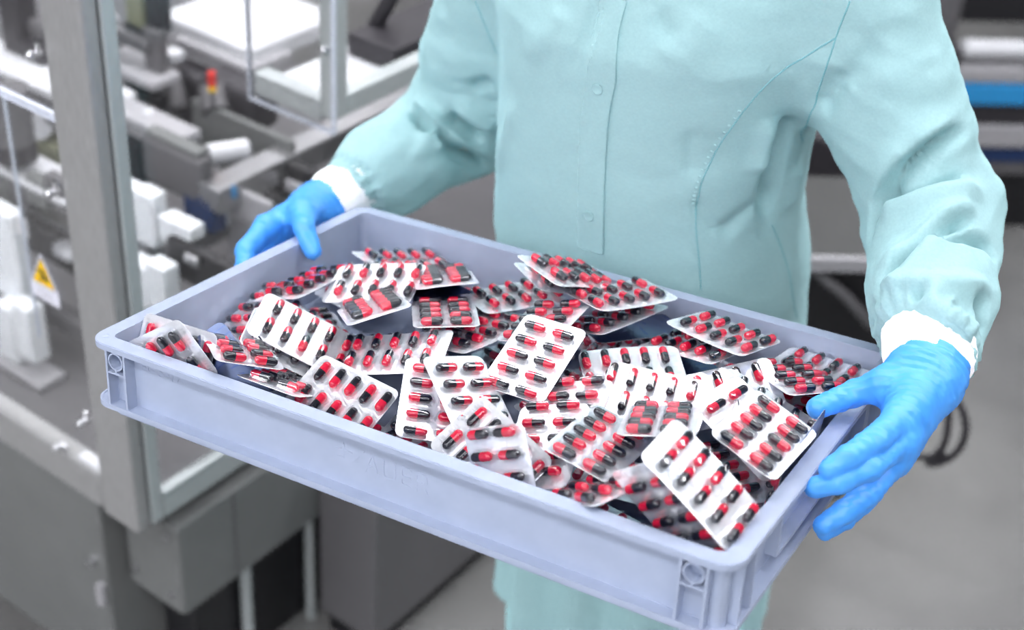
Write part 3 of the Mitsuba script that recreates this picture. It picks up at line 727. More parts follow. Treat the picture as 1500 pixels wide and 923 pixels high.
# wrists: knitted cuffs
def cuff_mesh(a, b, r0, r1):
    R = axisframe(a, b); L = np.linalg.norm(np.asarray(b) - np.asarray(a)); V, F = [], []
    nr, ns = 14, 72
    for i in range(nr):
        t = i / (nr - 1); r = r0 + (r1 - r0) * t + 0.003 * math.sin(math.pi * t) - 0.013 * math.exp(-t * 7)
        for s in range(ns):
            q = 2 * math.pi * s / ns; rr = r * (1 + 0.012 * math.cos(q * 24)) + 0.0012 * math.sin(3 * q + 5 * t)
            V.append(np.asarray(a) + R @ np.array([rr * math.cos(q), rr * math.sin(q), L * t]))
    for i in range(nr - 1):
        for s in range(ns):
            p, q = i * ns + s, i * ns + (s + 1) % ns
            F += [(p, q, q + ns), (p, q + ns, p + ns)]
    V += [np.asarray(a), np.asarray(b)]
    for s in range(ns):
        F += [(len(V) - 2, (s + 1) % ns, s), (len(V) - 1, (nr - 1) * ns + s, (nr - 1) * ns + (s + 1) % ns)]
    return trimesh.Trimesh(np.array(V), np.array(F), process=False)

# gloved hands, modelled in the crate's frame where they grip it
def w2c(p): return (np.asarray(p, float) - CO) @ CB
HAND_L = dict(  # on the right-hand rim in the picture
    wrist=WRIST_L,
    thumb=[(0.632, 0.285, 0.101), (0.617, 0.262, 0.0935), (0.594, 0.256, 0.0815), (0.5745, 0.228, 0.0745)],
    index=[(0.643, 0.222, 0.0935), (0.636, 0.178, 0.0915), (0.623, 0.156, 0.082), (0.6125, 0.147, 0.072)],
    middle=[(0.648, 0.212, 0.078), (0.637, 0.168, 0.0725), (0.620, 0.150, 0.062), (0.6045, 0.145, 0.054)],
    ring=[(0.645, 0.212, 0.061), (0.637, 0.184, 0.042), (0.624, 0.165, 0.028), (0.613, 0.154, 0.018)],
    little=[(0.637, 0.222, 0.046), (0.632, 0.197, 0.026), (0.622, 0.182, 0.012), (0.611, 0.172, 0.001)])
HAND_R = dict(
    wrist=WRIST_R,
    thumb=[(-0.036, 0.356, 0.061), (-0.015, 0.318, 0.0735), (0.011, 0.288, 0.0735), (0.0285, 0.279, 0.055)],
    index=[(-0.044, 0.296, 0.058), (-0.036, 0.252, 0.049), (-0.022, 0.233, 0.038), (-0.012, 0.224, 0.028)],
    middle=[(-0.047, 0.304, 0.043), (-0.038, 0.262, 0.030), (-0.022, 0.246, 0.018), (-0.012, 0.240, 0.008)],
    ring=[(-0.046, 0.316, 0.028), (-0.038, 0.278, 0.012), (-0.022, 0.266, 0.000), (-0.013, 0.262, -0.008)],
    little=[(-0.042, 0.332, 0.016), (-0.036, 0.300, 0.000), (-0.022, 0.290, -0.010), (-0.014, 0.286, -0.017)])
def hand_d(H):
    FR = dict(thumb=(0.0150, 0.0122, 0.0108, 0.0092), index=(0.0118, 0.0102, 0.0094, 0.0082), middle=(0.0118, 0.0102, 0.0094, 0.0082), ring=(0.0112, 0.0098, 0.0090, 0.0078), little=(0.0102, 0.0088, 0.0080, 0.0070))
    w = np.array(H['wrist']); ctr = np.mean([H[f][0] for f in ('index', 'middle', 'ring', 'little')], 0)
    back = lerp(w, ctr, -0.10)
    def f(p):
        palm = None
        for n, rw in (('index', 0.0215), ('middle', 0.0225), ('ring', 0.0215), ('little', 0.0195)):
            k = np.array(H[n][0]); a = lerp(w, k, 0.12)
            c = rcone(p, lerp(a, w, 0.0), k, rw, 0.0138)
            palm = c if palm is None else smin(palm, c, 0.012)
        palm = smin(palm, rcone(p, back, w, 0.029, 0.0275), 0.02)
        palm = smin(palm, rcone(p, lerp(w, H['thumb'][0], 0.35), H['thumb'][0], 0.024, 0.0168), 0.014)
        palm = smin(palm, rcone(p, H['thumb'][0], H['thumb'][1], 0.0170, 0.0135), 0.010)
        palm = smin(palm, rcone(p, H['thumb'][1], lerp(H['index'][0], w, 0.35), 0.010, 0.011), 0.014)
        d = palm
        fing = None
        for n in ('thumb', 'index', 'middle', 'ring', 'little'):
            j, r = H[n], FR[n]; c = None
            for q in range(3):
                s = rcone(p, j[q], j[q + 1], r[q], r[q + 1]); c = s if c is None else smin(c, s, 0.003)
            fing = c if fing is None else smin(fing, c, 0.0016)
        return smin(d, fing, 0.007)
    return f
def glove_relief(H, seed):
    w = np.array(H['wrist']); ctr = np.array(H['middle'][0])
    ax = (ctr - w) / np.linalg.norm(ctr - w)
    tips = np.array([H[f][3] for f in ('thumb', 'index', 'middle', 'ring', 'little')])
    def g(v):
        t = (v - w) @ ax
        sleeve = np.clip(0.6 - t / 0.03, 0, 1)
        q = v - w; ang = np.arctan2(q @ np.array([0, 0, 1.0]), q @ np.cross(ax, [0, 0, 1.0]))
        wr = np.sin(t * 700 + 3.0 * np.sin(ang * 2 + 1) + 5 * meshkit.fbm(v * 40, 2, seed)) * 0.0015 * sleeve
        fine = (meshkit.fbm(v * 110, 2, seed + 1) - 0.5) * 0.0022
        # creases across the thumb web and the fingers
        cr = 0.0004 * np.sin(v @ (ax * 900) + 6 * meshkit.fbm(v * 55, 2, seed + 2)) * np.clip(1 - sleeve, 0, 1)
        tip = np.exp(-(np.min(np.linalg.norm(v[:, None] - tips, axis=2), axis=1) / 0.012) ** 2)
        return wr + (fine + cr) * (1 - 0.7 * tip)
    return g
def glove(H, key, seed, elbow):
    P = np.vstack([np.array(H['wrist'])[None]] + [np.array(H[f]) for f in ('thumb', 'index', 'middle', 'ring', 'little')])
    m = surface_nets(hand_d(H), P.min(0) - 0.04, P.max(0) + 0.04, 0.0021)
    relax(m, 4)
    relief(m, [], glove_relief(H, seed))
    add(key, moved(m, CRATE), 'm_glove', smooth=True, label='blue rubber glove')
    w = c2w(H['wrist']); ctr = c2w(np.mean([H[f][0] for f in ('index', 'middle', 'ring', 'little')], 0))
    return w, ctr
wl, cl = glove(HAND_L, 'person__glove', 21, EL_L)
wr, cr_ = glove(HAND_R, 'person__glove_001', 31, EL_R)
# rolled glove rims and white knitted cuffs between glove and sleeve
for key, w, el, r0 in (('', wl, EL_L, 0.0330), ('_001', wr, EL_R, 0.0300)):
    ax = (np.asarray(el) - w) / np.linalg.norm(np.asarray(el) - w)
    add('person__knit_cuff' + key, cuff_mesh(w - ax * 0.004, w + ax * 0.055, r0, r0 + 0.004), 'm_cuff', smooth=True, label='white knitted cuff')
    e0 = END_L if key == '' else END_R
# body below and above the picture, trousers, shoes
def body_d(p):
    d = torso_d(p, -0.03)
    for s, e, w in ((SH_L, EL_L, wl), (SH_R, EL_R, wr)):
        d = smin(d, rcone(p, s, e, 0.045, 0.036), 0.03); d = smin(d, rcone(p, e, w, 0.036, 0.024), 0.02)
    for s in (-1, 1):
        d = smin(d, rcone(p, (s * 0.095 - 0.005, 0.39, 0.86), (s * 0.10, 0.385, 0.48), 0.085, 0.055), 0.03)
        d = smin(d, rcone(p, (s * 0.10, 0.385, 0.48), (s * 0.10, 0.41, 0.10), 0.055, 0.038), 0.02)
        d = smin(d, rcone(p, (s * 0.10, 0.42, 0.055), (s * 0.115, 0.27, 0.04), 0.04, 0.03), 0.02)
    d = smin(d, rcone(p, (-0.04, 0.385, 1.40), (-0.04, 0.365, 1.53), 0.055, 0.052), 0.03)
    d = smin(d, ellip(p, (-0.04, 0.35, 1.63), (0.076, 0.096, 0.115)), 0.02)
    d = smin(d, rcone(p, (-0.04, 0.252, 1.635), (-0.04, 0.238, 1.607), 0.009, 0.014), 0.012)
    d = smin(d, ellip(p, (-0.04, 0.262, 1.567), (0.022, 0.012, 0.008)), 0.01)
    d = smin(d, ellip(p, (-0.04, 0.285, 1.535), (0.035, 0.03, 0.025)), 0.025)
    for s in (-1, 1):
        d = smin(d, ellip(p, (s * 0.079 - 0.04, 0.36, 1.625), (0.010, 0.020, 0.032)), 0.006)
        d = np.maximum(d, -ellip(p, (s * 0.032 - 0.04, 0.245, 1.648), (0.020, 0.012, 0.010)))
    return d
body_m = surface_nets(body_d, (-0.45, 0.12, -0.02), (0.45, 0.60, 1.78), 0.010)
relax(body_m, 4)
add('person__body', body_m, 'm_skin', smooth=True)
hair = surface_nets(lambda p: np.maximum(ellip(p, (-0.04, 0.372, 1.650), (0.086, 0.100, 0.112)), -(np.maximum(-(p[:, 1] - 0.335), p[:, 2] * 0 - 1) * -1 + 0) if False else np.maximum(0.315 - p[:, 1] - 0.8 * np.maximum(0, p[:, 2] - 1.69), 1.56 - p[:, 2])), (-0.16, 0.22, 1.50), (0.08, 0.50, 1.80), 0.008)
add('person__hair', hair, 'm_hair', smooth=True)
for i, s in enumerate((-1, 1)):
    sfx = '' if i == 0 else '_001'
    leg = surface_nets(lambda p: np.maximum(smin(rcone(p, (s * 0.095, 0.39, 0.84), (s * 0.10, 0.385, 0.48), 0.092, 0.070), rcone(p, (s * 0.10, 0.385, 0.48), (s * 0.10, 0.41, 0.09), 0.070, 0.062), 0.03), 0.07 - p[:, 2]),
                       (s * 0.1 - 0.13, 0.25, 0.03), (s * 0.1 + 0.13, 0.55, 0.95), 0.010)
    add('person__trouser_leg' + sfx, leg, 'm_trousers', smooth=True)
    shoe = surface_nets(lambda p: np.maximum(smin(rcone(p, (s * 0.10, 0.43, 0.05), (s * 0.116, 0.25, 0.035), 0.05, 0.036), rcone(p, (s * 0.10, 0.43, 0.05), (s * 0.10, 0.42, 0.10), 0.05, 0.045), 0.02), 0.001 - p[:, 2]),
                        (s * 0.1 - 0.1, 0.15, -0.02), (s * 0.1 + 0.1, 0.55, 0.2), 0.008)
    add('person__shoe' + sfx, shoe, 'm_shoe', smooth=True)
tag('person', 'person in a pale turquoise coat and blue gloves carrying the grey-blue crate', 'person')
# ---------------------------------------------------------------- the packing machine on the left (its own axes: a = to the left, b = away, z = up)
TH = math.radians(6.0); MX, MY = -0.599, 0.115
MB = np.array([[math.cos(TH), math.sin(TH), 0, MX], [-math.sin(TH), math.cos(TH), 0, MY], [0, 0, 1, 0], [0, 0, 0, 1.0]])
def mb(a0, a1, b0, b1, z0, z1, r=0.0):
    return moved(box(-max(a0, a1), min(b0, b1), min(z0, z1), -min(a0, a1), max(b0, b1), max(z0, z1), r), MB)
def mc(p0, p1, r, seg=28):
    return moved(cyl((-p0[0], p0[1], p0[2]), (-p1[0], p1[1], p1[2]), r, seg=seg), MB)
def thing(name, mesh, bsdf, label, cat, group=None, smooth=30):
    k = num(name); add(k, mesh, bsdf, smooth, label, cat, group); return k
G = 'machine_guard'
add(G + '__corner_post', mb(0.0, 0.071, 0.0, 0.0235, 0.46, 2.1, 0.006), 'm_alu')
add(G + '__bottom_rail', mb(0.071, 1.0, 0.0, 0.030, 0.468, 0.527, 0.004), 'm_alu')
add(G + '__glass_pane', mb(0.060, 1.0, 0.010, 0.014, 0.520, 1.062), 'm_glass', smooth=False, label='clear acrylic guard pane')
add(G + '__glass_pane_001', mb(0.060, 1.0, 0.004, 0.008, 1.056, 2.0), 'm_glass', smooth=False, label='clear acrylic guard pane')
add(G + '__pane_edge', mb(0.071, 1.0, 0.003, 0.0095, 1.0605, 1.0622), 'm_acrylic_edge', smooth=False)
add(G + '__pane_edge_001', mb(0.071, 1.0, 0.003, 0.009, 1.0525, 1.0545), 'm_acrylic_edge', smooth=False)
add(G + '__pane_edge_002', mb(0.1760, 0.1767, 0.0095, 0.0145, 0.70, 1.06), 'm_acrylic_edge', smooth=False)
add(G + '__ledge_strip', mb(0.0715, 0.118, 0.004, 0.020, 0.5255, 0.5330), 'm_white', smooth=False)
for i, (a, z) in enumerate(((0.0765, 1.138), (0.0765, 0.964), (0.0755, 0.622))):
    s = '' if i == 0 else '_%03d' % i
    k = G + '__clamp_bolt' + s
    add(k, union([cyl((0, 0, 0), (0, -0.014, 0), 0.0045, seg=16), m3.Manifold.sphere(0.0062, 16).translate((0, -0.014, 0.001)), cyl((0, -0.004, 0), (0, -0.004, 0.014), 0.003, seg=10)]).to_mesh() and moved(union([cyl((0, 0, 0), (0, -0.014, 0), 0.0045, seg=16), m3.Manifold.sphere(0.0062, 16).translate((0, -0.014, 0.001)), cyl((0, -0.004, 0), (0, -0.004, 0.014), 0.003, seg=10)]).translate((-a, 0.0, z)), MB), 'm_chrome', label='chrome clamp bolt' if i == 0 else None)
add(G + '__clamp_bolt_003', moved(union([cyl((0, 0, 0), (0, -0.012, 0), 0.004, seg=16), m3.Manifold.sphere(0.0058, 16).translate((0, -0.012, 0)), box(-0.004, -0.006, -0.012, 0.008, 0.0, 0.002, 0.0015)]).translate((-0.145, 0.004, 0.540)), MB), 'm_chrome')
tag(G, 'grey aluminium machine guard with corner post and clear panes left of the crate', 'machine guard')
D = 'guard_door'
add(D + '__stile', mb(-0.002, 0.022, 0.0255, 0.0455, 0.462, 2.1, 0.003), 'm_alu_light')
add(D + '__bottom_rail', mb(-0.002, 0.022, 0.0460, 0.372, 0.462, 0.4995, 0.003), 'm_alu_light')
add(D + '__glazing_bead', mc((0.000, 0.046, 0.5055), (0.000, 0.372, 0.5055), 0.005, 12), 'm_alu_light')
add(D + '__glass_pane', mb(0.008, 0.012, 0.0455, 0.372, 0.505, 1.9), 'm_glass', smooth=False)
tag(D, 'pale aluminium framed glazed guard door right of the corner post', 'door')
# warning sticker on the pane
tri_o = Polygon([(-0.0262, 0.0), (0.0262, 0.0), (0.0, 0.0500)]); tri_i = Polygon([(-0.0205, 0.0034), (0.0205, 0.0034), (0.0, 0.0425)])
def flat(p, depth, a, z, b):
    m = trimesh.creation.extrude_polygon(p, depth)
    m.apply_transform(np.array([[1, 0, 0, -a], [0, 0, -1, b], [0, 1, 0, z], [0, 0, 0, 1.0]])); m.apply_transform(MB); return m
add('warning_sticker__white_backing', flat(tri_o.union(sbox(-0.0262, -0.022, 0.0262, 0.0002)), 0.0006, 0.1455, 0.793, 0.0098), 'm_sticker', smooth=False)
add('warning_sticker__yellow_triangle', flat(tri_i, 0.0003, 0.1455, 0.793, 0.0092), 'm_yellow', smooth=False)
rim = Polygon([(-0.0222, 0.0024), (0.0222, 0.0024), (0.0, 0.0452)]).difference(tri_i.buffer(-0.0002))
add('warning_sticker__triangle_border', flat(rim, 0.0003, 0.1455, 0.793, 0.0091), 'm_black', smooth=False)
hand = Polygon([(-0.009, 0.021), (-0.001, 0.019), (0.001, 0.0125), (0.0075, 0.0075), (0.0095, 0.012), (0.006, 0.0195), (0.001, 0.0225), (-0.008, 0.0245)])
bars = sbox(-0.005, 0.0075, -0.002, 0.0145).union(sbox(-0.009, 0.0125, -0.004, 0.0150)).union(Polygon([(-0.004, 0.026), (0.004, 0.0195), (0.0055, 0.0215), (-0.0025, 0.028)]))
add('warning_sticker__symbol', trimesh.util.concatenate([flat(hand, 0.0003, 0.1455, 0.793, 0.0088), flat(bars.difference(hand), 0.0003, 0.1455, 0.793, 0.0088)]) if bars.difference(hand).geom_type == 'Polygon' else trimesh.util.concatenate([flat(hand, 0.0003, 0.1455, 0.793, 0.0088)] + [flat(g, 0.0003, 0.1455, 0.793, 0.0088) for g in bars.difference(hand).geoms]), 'm_black', smooth=False)
for i in range(4):
    add('warning_sticker__text_line' + ('' if i == 0 else '_%03d' % i), flat(sbox(-0.020, -0.0050 - 0.0042 * i, 0.020 - 0.005 * (i % 2), -0.0040 - 0.0042 * i), 0.0002, 0.1455, 0.793, 0.0092), 'm_grey_light', smooth=False)
tag('warning_sticker', 'yellow triangular hand hazard sticker on the clear guard pane', 'sticker')

# machine body under the guard
add('machine_cabinet__panel', mb(0.125, 1.3, 0.030, 0.80, 0.04, 0.424, 0.006), 'm_grey_panel')
add('machine_cabinet__bolt', mc((0.150, 0.032, 0.300), (0.150, 0.020, 0.300), 0.0065, 16), 'm_chrome')
add('machine_cabinet__latch', mc((0.135, 0.024, 0.225), (0.135, 0.024, 0.262), 0.0075, 14), 'm_grey_light')
add('machine_cabinet__foot', mb(0.126, 0.20, 0.031, 0.30, 0.0, 0.041, 0.004), 'm_grey_mid')
tag('machine_cabinet', 'large grey sheet metal cabinet under the machine guard', 'cabinet')
add('drive_housing__shell', mb(0.0, 0.118, 0.065, 0.95, 0.250, 0.424, 0.008), 'm_grey_panel')
for i, (a, z) in enumerate(((0.100, 0.290), (0.022, 0.285), (0.022, 0.40))):
    add('drive_housing__bolt' + ('' if i == 0 else '_%03d' % i), mc((a, 0.066, z), (a, 0.062, z), 0.006, 14), 'm_steel')
add('drive_housing__cover_seam', mb(-0.0015, 0.0, 0.170, 0.174, 0.262, 0.420), 'm_grey_mid', smooth=False)
tag('drive_housing', 'grey box shaped drive housing hanging below the guard door', 'machine housing')
for i, (a, b) in enumerate(((0.03, 0.215), (0.03, 0.360))):
    thing('support_leg', mc((a, b, 0.0), (a, b, 0.26), 0.0095, 16), 'm_alu_light', ('nearer' if i == 0 else 'farther') + ' slim metal leg under the grey drive housing', 'leg', 'support legs under the drive housing')
add('side_cabinet__body', mb(-0.125, -0.004, 0.345, 1.5, 0.05, 0.42, 0.006), 'm_grey_mid')
add('side_cabinet__plinth', mb(-0.105, -0.014, 0.36, 1.48, 0.0, 0.051), 'm_black', smooth=False)
tag('side_cabinet', 'dark grey floor cabinet on a black plinth behind the support legs', 'cabinet')
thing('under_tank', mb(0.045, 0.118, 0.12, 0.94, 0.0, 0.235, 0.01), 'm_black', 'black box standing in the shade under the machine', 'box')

# working parts behind the panes
def blk(name, label, cat, m, *parts_):
    k = num(name)
    for i, (pn, mesh, bs) in enumerate(parts_):
        add(k + '__' + pn, mesh, bs)
    tag(k, label, cat)
add('machine_bed', mb(0.03, 1.3, 0.045, 1.25, 0.4255, 0.462, 0.004), 'm_grey_mid', label='grey machine bed plate behind the guard panes', cat='machine bed')
blk('upright_bar', 'dark upright bar at the top left corner', 'bar', 0, ('bar', mb(0.624, 0.667, 0.350, 0.390, 0.792, 1.104, 0.004), 'm_grey_dark'), ('foot', mb(0.632, 0.695, 0.340, 0.400, 0.793, 0.806, 0.003), 'm_grey_mid'))
blk('back_plate', 'pale grey plate behind the clamp block at the top left', 'panel', 0, ('plate', mb(0.941, 1.215, 0.620, 0.635, 0.632, 0.850, 0), 'm_grey_light'))
blk('clamp_head', 'dark clamp block on the pale cross beam', 'clamp', 0, ('block', mb(0.569, 0.641, 0.350, 0.400, 0.838, 0.878, 0.008), 'm_grey_dark'), ('upper_block', mb(0.593, 0.640, 0.370, 0.410, 0.873, 0.907, 0.008), 'm_grey_mid'))
blk('cross_beam', 'pale cross beam at the upper left behind the pane', 'beam', 0, ('beam', mb(0.480, 0.737, 0.300, 0.370, 0.835, 0.850, 0.004), 'm_white'), ('web', mb(0.500, 0.761, 0.310, 0.360, 0.781, 0.826, 0.004), 'm_grey_mid'))
blk('film_roller', 'grey cylinder with a dark end above the pale ledge', 'roller', 0, ('drum', mc((0.480, 0.22, 0.802), (0.480, 0.22, 0.887), 0.030, 32), 'm_grey_mid'), ('dark_end', mc((0.480, 0.22, 0.774), (0.480, 0.22, 0.802), 0.031, 32), 'm_grey_dark'))
thing('film_reel', mc((0.532, 0.300, 0.777), (0.574, 0.340, 0.757), 0.020, 32), 'm_white', 'small white reel beside the grey cylinder', 'reel')
blk('oil_tray', 'small olive tray under the white reel', 'tray', 0, ('tray', mb(0.494, 0.572, 0.300, 0.340, 0.723, 0.751, 0.003), 'm_olive'))
blk('transfer_table', 'pale ledge with a ribbed grey front behind the left pane', 'machine table', 0, ('top', mb(0.352, 0.639, 0.200, 0.270, 0.746, 0.756, 0.003), 'm_white'), ('front', mb(0.589, 0.637, 0.205, 0.225, 0.643, 0.695, 0.002), 'm_grey_panel'), ('front_001', mb(0.540, 0.587, 0.205, 0.225, 0.663, 0.713, 0.002), 'm_grey_mid'), ('front_002', mb(0.493, 0.538, 0.205, 0.225, 0.682, 0.732, 0.002), 'm_grey_panel'), ('front_003', mb(0.447, 0.491, 0.205, 0.225, 0.701, 0.749, 0.002), 'm_grey_mid'), ('front_004', mb(0.403, 0.446, 0.205, 0.225, 0.719, 0.766, 0.002), 'm_grey_panel'), ('front_005', mb(0.360, 0.401, 0.205, 0.225, 0.736, 0.783, 0.002), 'm_grey_mid'))
blk('steel_guide', 'steel guide bar over the dark gap behind the left pane', 'rail', 0, ('bar', mb(0.391, 0.510, 0.240, 0.270, 0.660, 0.670, 0.003), 'm_steel'), ('gap_cover', mb(0.440, 0.572, 0.270, 0.280, 0.558, 0.622, 0), 'm_black'), ('blade', mb(0.460, 0.529, 0.250, 0.262, 0.582, 0.629, 0.003), 'm_grey_mid'))
blk('white_handle', 'white handle piece in the dark gap beside the post', 'handle', 0, ('grip', mb(0.400, 0.445, 0.230, 0.260, 0.611, 0.637, 0.01), 'm_white'))
blk('guide_rail', 'dark steel guide rail behind the warning sticker', 'rail', 0, ('rail', mb(0.347, 0.685, 0.200, 0.220, 0.505, 0.537, 0.003), 'm_grey_mid'))
blk('leaflet_bundle', 'upright bundle of white leaflets at the left picture edge', 'leaflets', 0, ('bundle', mb(0.419, 0.551, 0.150, 0.180, 0.569, 0.727, 0.008), 'm_white_print'), ('card', mb(0.363, 0.390, 0.140, 0.144, 0.716, 0.748, 0.001), 'm_white'))
blk('carton_stack', 'white cartons with printed lines under the steel rail at the left edge', 'cartons', 0, ('carton', mb(0.500, 0.545, 0.120, 0.150, 0.463, 0.537, 0.002), 'm_white_print'), ('carton_001', mb(0.452, 0.496, 0.120, 0.150, 0.463, 0.559, 0.002), 'm_white_print'), ('carton_002', mb(0.406, 0.448, 0.120, 0.150, 0.481, 0.580, 0.002), 'm_white_print'), ('carton_003', mb(0.361, 0.402, 0.120, 0.150, 0.504, 0.600, 0.002), 'm_white_print'), ('tray', mb(0.343, 0.568, 0.110, 0.160, 0.463, 0.477, 0.003), 'm_grey_light'))
blk('infeed_gap', 'dark infeed opening with a steel bar left of the post', 'machine opening', 0, ('cover', mb(0.419, 0.592, 0.280, 0.290, 0.463, 0.444, 0), 'm_black'), ('bar', mb(0.431, 0.525, 0.240, 0.255, 0.463, 0.428, 0.003), 'm_steel'), ('lower_bar', mb(0.381, 0.493, 0.220, 0.240, 0.463, 0.432, 0.003), 'm_grey_mid'))
blk('rear_screen', 'pale violet grey screen behind the olive valve block', 'panel', 0, ('screen', mb(0.935, 1.293, 1.000, 1.015, 0.525, 0.716, 0), 'm_grey_light'))
thing('indicator_lamp', moved(m3.Manifold.sphere(0.013, 24).translate((-0.588, 0.5, 0.879)), MB), 'm_white', 'round white indicator beside the corner post top', 'lamp')
blk('valve_block', 'small olive valve block at the top between post and dark column', 'valve block', 0, ('block', mb(0.509, 0.549, 0.500, 0.530, 0.883, 0.975, 0.003), 'm_olive'), ('foot', mb(0.506, 0.550, 0.495, 0.535, 0.878, 0.887, 0.002), 'm_black'))
blk('gripper_column', 'dark upright gripper column behind the guard door', 'column', 0, ('bar', mb(0.468, 0.501, 0.500, 0.525, 0.888, 1.032, 0.003), 'm_grey_dark'), ('lower_bar', mb(0.464, 0.501, 0.490, 0.510, 0.768, 0.896, 0.003), 'm_grey_mid'), ('arm', mb(0.483, 0.599, 0.480, 0.510, 0.855, 0.877, 0.004), 'm_grey_mid'))
blk('small_fittings', 'cluster of pale fittings under the gripper arm', 'fittings', 0, ('cap', mb(0.542, 0.591, 0.500, 0.530, 0.809, 0.827, 0.008), 'm_grey_light'), ('ledge', mb(0.449, 0.583, 0.460, 0.520, 0.808, 0.825, 0.004), 'm_grey_light'), ('shim', mb(0.504, 0.535, 0.550, 0.580, 0.809, 0.826, 0.003), 'm_white'))
blk('seal_station', 'white slanted sealing plate with a dark slot behind the guard door', 'machine station', 0, ('slab', mb(0.394, 0.616, 0.620, 0.840, 0.814, 0.847, 0.005), 'm_white'), ('under_edge', mb(0.375, 0.557, 0.600, 0.700, 0.804, 0.828, 0.004), 'm_grey_light'), ('slot', mb(0.620, 0.667, 0.700, 0.712, 0.802, 0.813, 0.002), 'm_grey_mid'))
blk('punch_unit', 'dark punching unit with grey drums behind the guard door', 'machine unit', 0, ('block', mb(0.452, 0.562, 0.560, 0.620, 0.691, 0.794, 0.015), 'm_grey_dark'), ('cover', mb(0.326, 0.448, 0.550, 0.620, 0.738, 0.817, 0.015), 'm_grey_dark'), ('top_plate', mb(0.459, 0.542, 0.470, 0.500, 0.763, 0.791, 0.004), 'm_black'), ('drum', mc((0.495, 0.540, 0.736), (0.520, 0.560, 0.773), 0.026, 28), 'm_grey_mid'), ('drum_001', mc((0.384, 0.530, 0.772), (0.410, 0.550, 0.799), 0.024, 28), 'm_grey_mid'))
blk('signal_light', 'tiny red and yellow signal light on the dark punching unit', 'light', 0, ('red_cap', mc((0.357, 0.5, 0.838), (0.357, 0.5, 0.861), 0.0065, 16), 'm_red'), ('yellow_base', mc((0.357, 0.5, 0.830), (0.357, 0.5, 0.838), 0.0062, 16), 'm_yellow'), ('stem', mc((0.357, 0.5, 0.804), (0.357, 0.5, 0.830), 0.004, 12), 'm_grey_mid'))
blk('infeed_ledge', 'white rounded infeed ledge right behind the corner post', 'ledge', 0, ('ledge', mb(0.471, 0.536, 0.420, 0.450, 0.777, 0.809, 0.01), 'm_white'), ('lower_ledge', mb(0.308, 0.490, 0.380, 0.430, 0.789, 0.806, 0.004), 'm_grey_light'))
thing('paper_roll', mc((0.430, 0.400, 0.786), (0.401, 0.420, 0.801), 0.012, 20), 'm_white', 'short white paper roll on the infeed ledge', 'roll')
thing('foil_roll', mc((0.288, 0.420, 0.772), (0.265, 0.480, 0.768), 0.017, 28), 'm_white', 'white foil roll lying above the conveyor rail', 'roll')
blk('roller_plate', 'smooth grey green plate behind the white foil roll', 'plate', 0, ('plate', mb(0.210, 0.431, 0.520, 0.532, 0.679, 0.784, 0.002), 'm_grey_panel'))
blk('hopper', 'grey hopper box with a rounded top behind the guard door', 'hopper', 0, ('bin', mb(0.237, 0.371, 0.360, 0.390, 0.719, 0.802, 0.012), 'm_grey_mid'), ('lid', mb(0.248, 0.365, 0.365, 0.390, 0.800, 0.811, 0.005), 'm_grey_panel'), ('side_strip', mb(0.404, 0.455, 0.380, 0.400, 0.684, 0.763, 0.004), 'm_grey_dark'))
thing('conveyor_rail', mb(0.200, 0.245, 0.36, 1.10, 0.725, 0.768, 0.004), 'm_steel', 'broad steel conveyor rail running back behind the sleeve', 'rail')
blk('carton_row', 'white cartons standing in a row right of the corner post', 'cartons', 0, ('carton', mb(0.299, 0.344, 0.280, 0.310, 0.659, 0.761, 0.002), 'm_white_print'), ('carton_001', mb(0.252, 0.293, 0.275, 0.305, 0.684, 0.770, 0.002), 'm_white_print'), ('carton_002', mb(0.240, 0.249, 0.272, 0.276, 0.703, 0.765, 0.001), 'm_white'), ('carton_003', mb(0.200, 0.233, 0.270, 0.300, 0.714, 0.752, 0.002), 'm_white_print'), ('carton_004', mb(0.165, 0.198, 0.268, 0.298, 0.734, 0.755, 0.002), 'm_white_print'))
blk('carton_pile', 'short white cartons standing below the grey slide rail', 'cartons', 0, ('carton', mb(0.212, 0.253, 0.220, 0.250, 0.613, 0.693, 0.002), 'm_white_print'), ('carton_001', mb(0.165, 0.205, 0.215, 0.245, 0.637, 0.711, 0.002), 'm_white_print'))
blk('blue_bin', 'dark blue bin below the grey hopper', 'bin', 0, ('bin', mb(0.218, 0.283, 0.360, 0.390, 0.684, 0.743, 0.005), 'm_darkblue'), ('flap', mb(0.221, 0.273, 0.370, 0.390, 0.734, 0.756, 0.004), 'm_black'))
blk('leaflet_pad', 'pale leaflet pad next to the dark blue bin', 'leaflets', 0, ('pad', mb(0.138, 0.257, 0.400, 0.412, 0.703, 0.752, 0.003), 'm_grey_light'), ('sheet', mb(0.219, 0.249, 0.390, 0.394, 0.688, 0.724, 0.001), 'm_white'), ('blue_tab', mb(0.196, 0.218, 0.385, 0.391, 0.746, 0.765, 0.001), 'm_blue'))
blk('dark_drawer', 'dark green black drawer with a pale insert beside the glove', 'drawer', 0, ('drawer', mb(0.131, 0.237, 0.500, 0.520, 0.698, 0.761, 0.004), 'm_black'), ('insert', mb(0.151, 0.192, 0.485, 0.495, 0.721, 0.741, 0.004), 'm_grey_light'))
thing('slide_rail', mb(0.250, 0.285, 0.20, 0.75, 0.640, 0.668, 0.004), 'm_grey_mid', 'grey slide rail crossing behind the crate corner', 'rail')
blk('slide_block', 'black sliding block under the grey slide rail', 'block', 0, ('block', mb(0.076, 0.207, 0.260, 0.280, 0.669, 0.732, 0.004), 'm_black'), ('knob', mb(0.134, 0.163, 0.250, 0.260, 0.711, 0.727, 0.004), 'm_steel'))
blk('side_plate', 'pale plate behind the gloved fingers on the left', 'plate', 0, ('plate', mb(0.144, 0.254, 0.420, 0.432, 0.597, 0.681, 0.002), 'm_grey_light'))
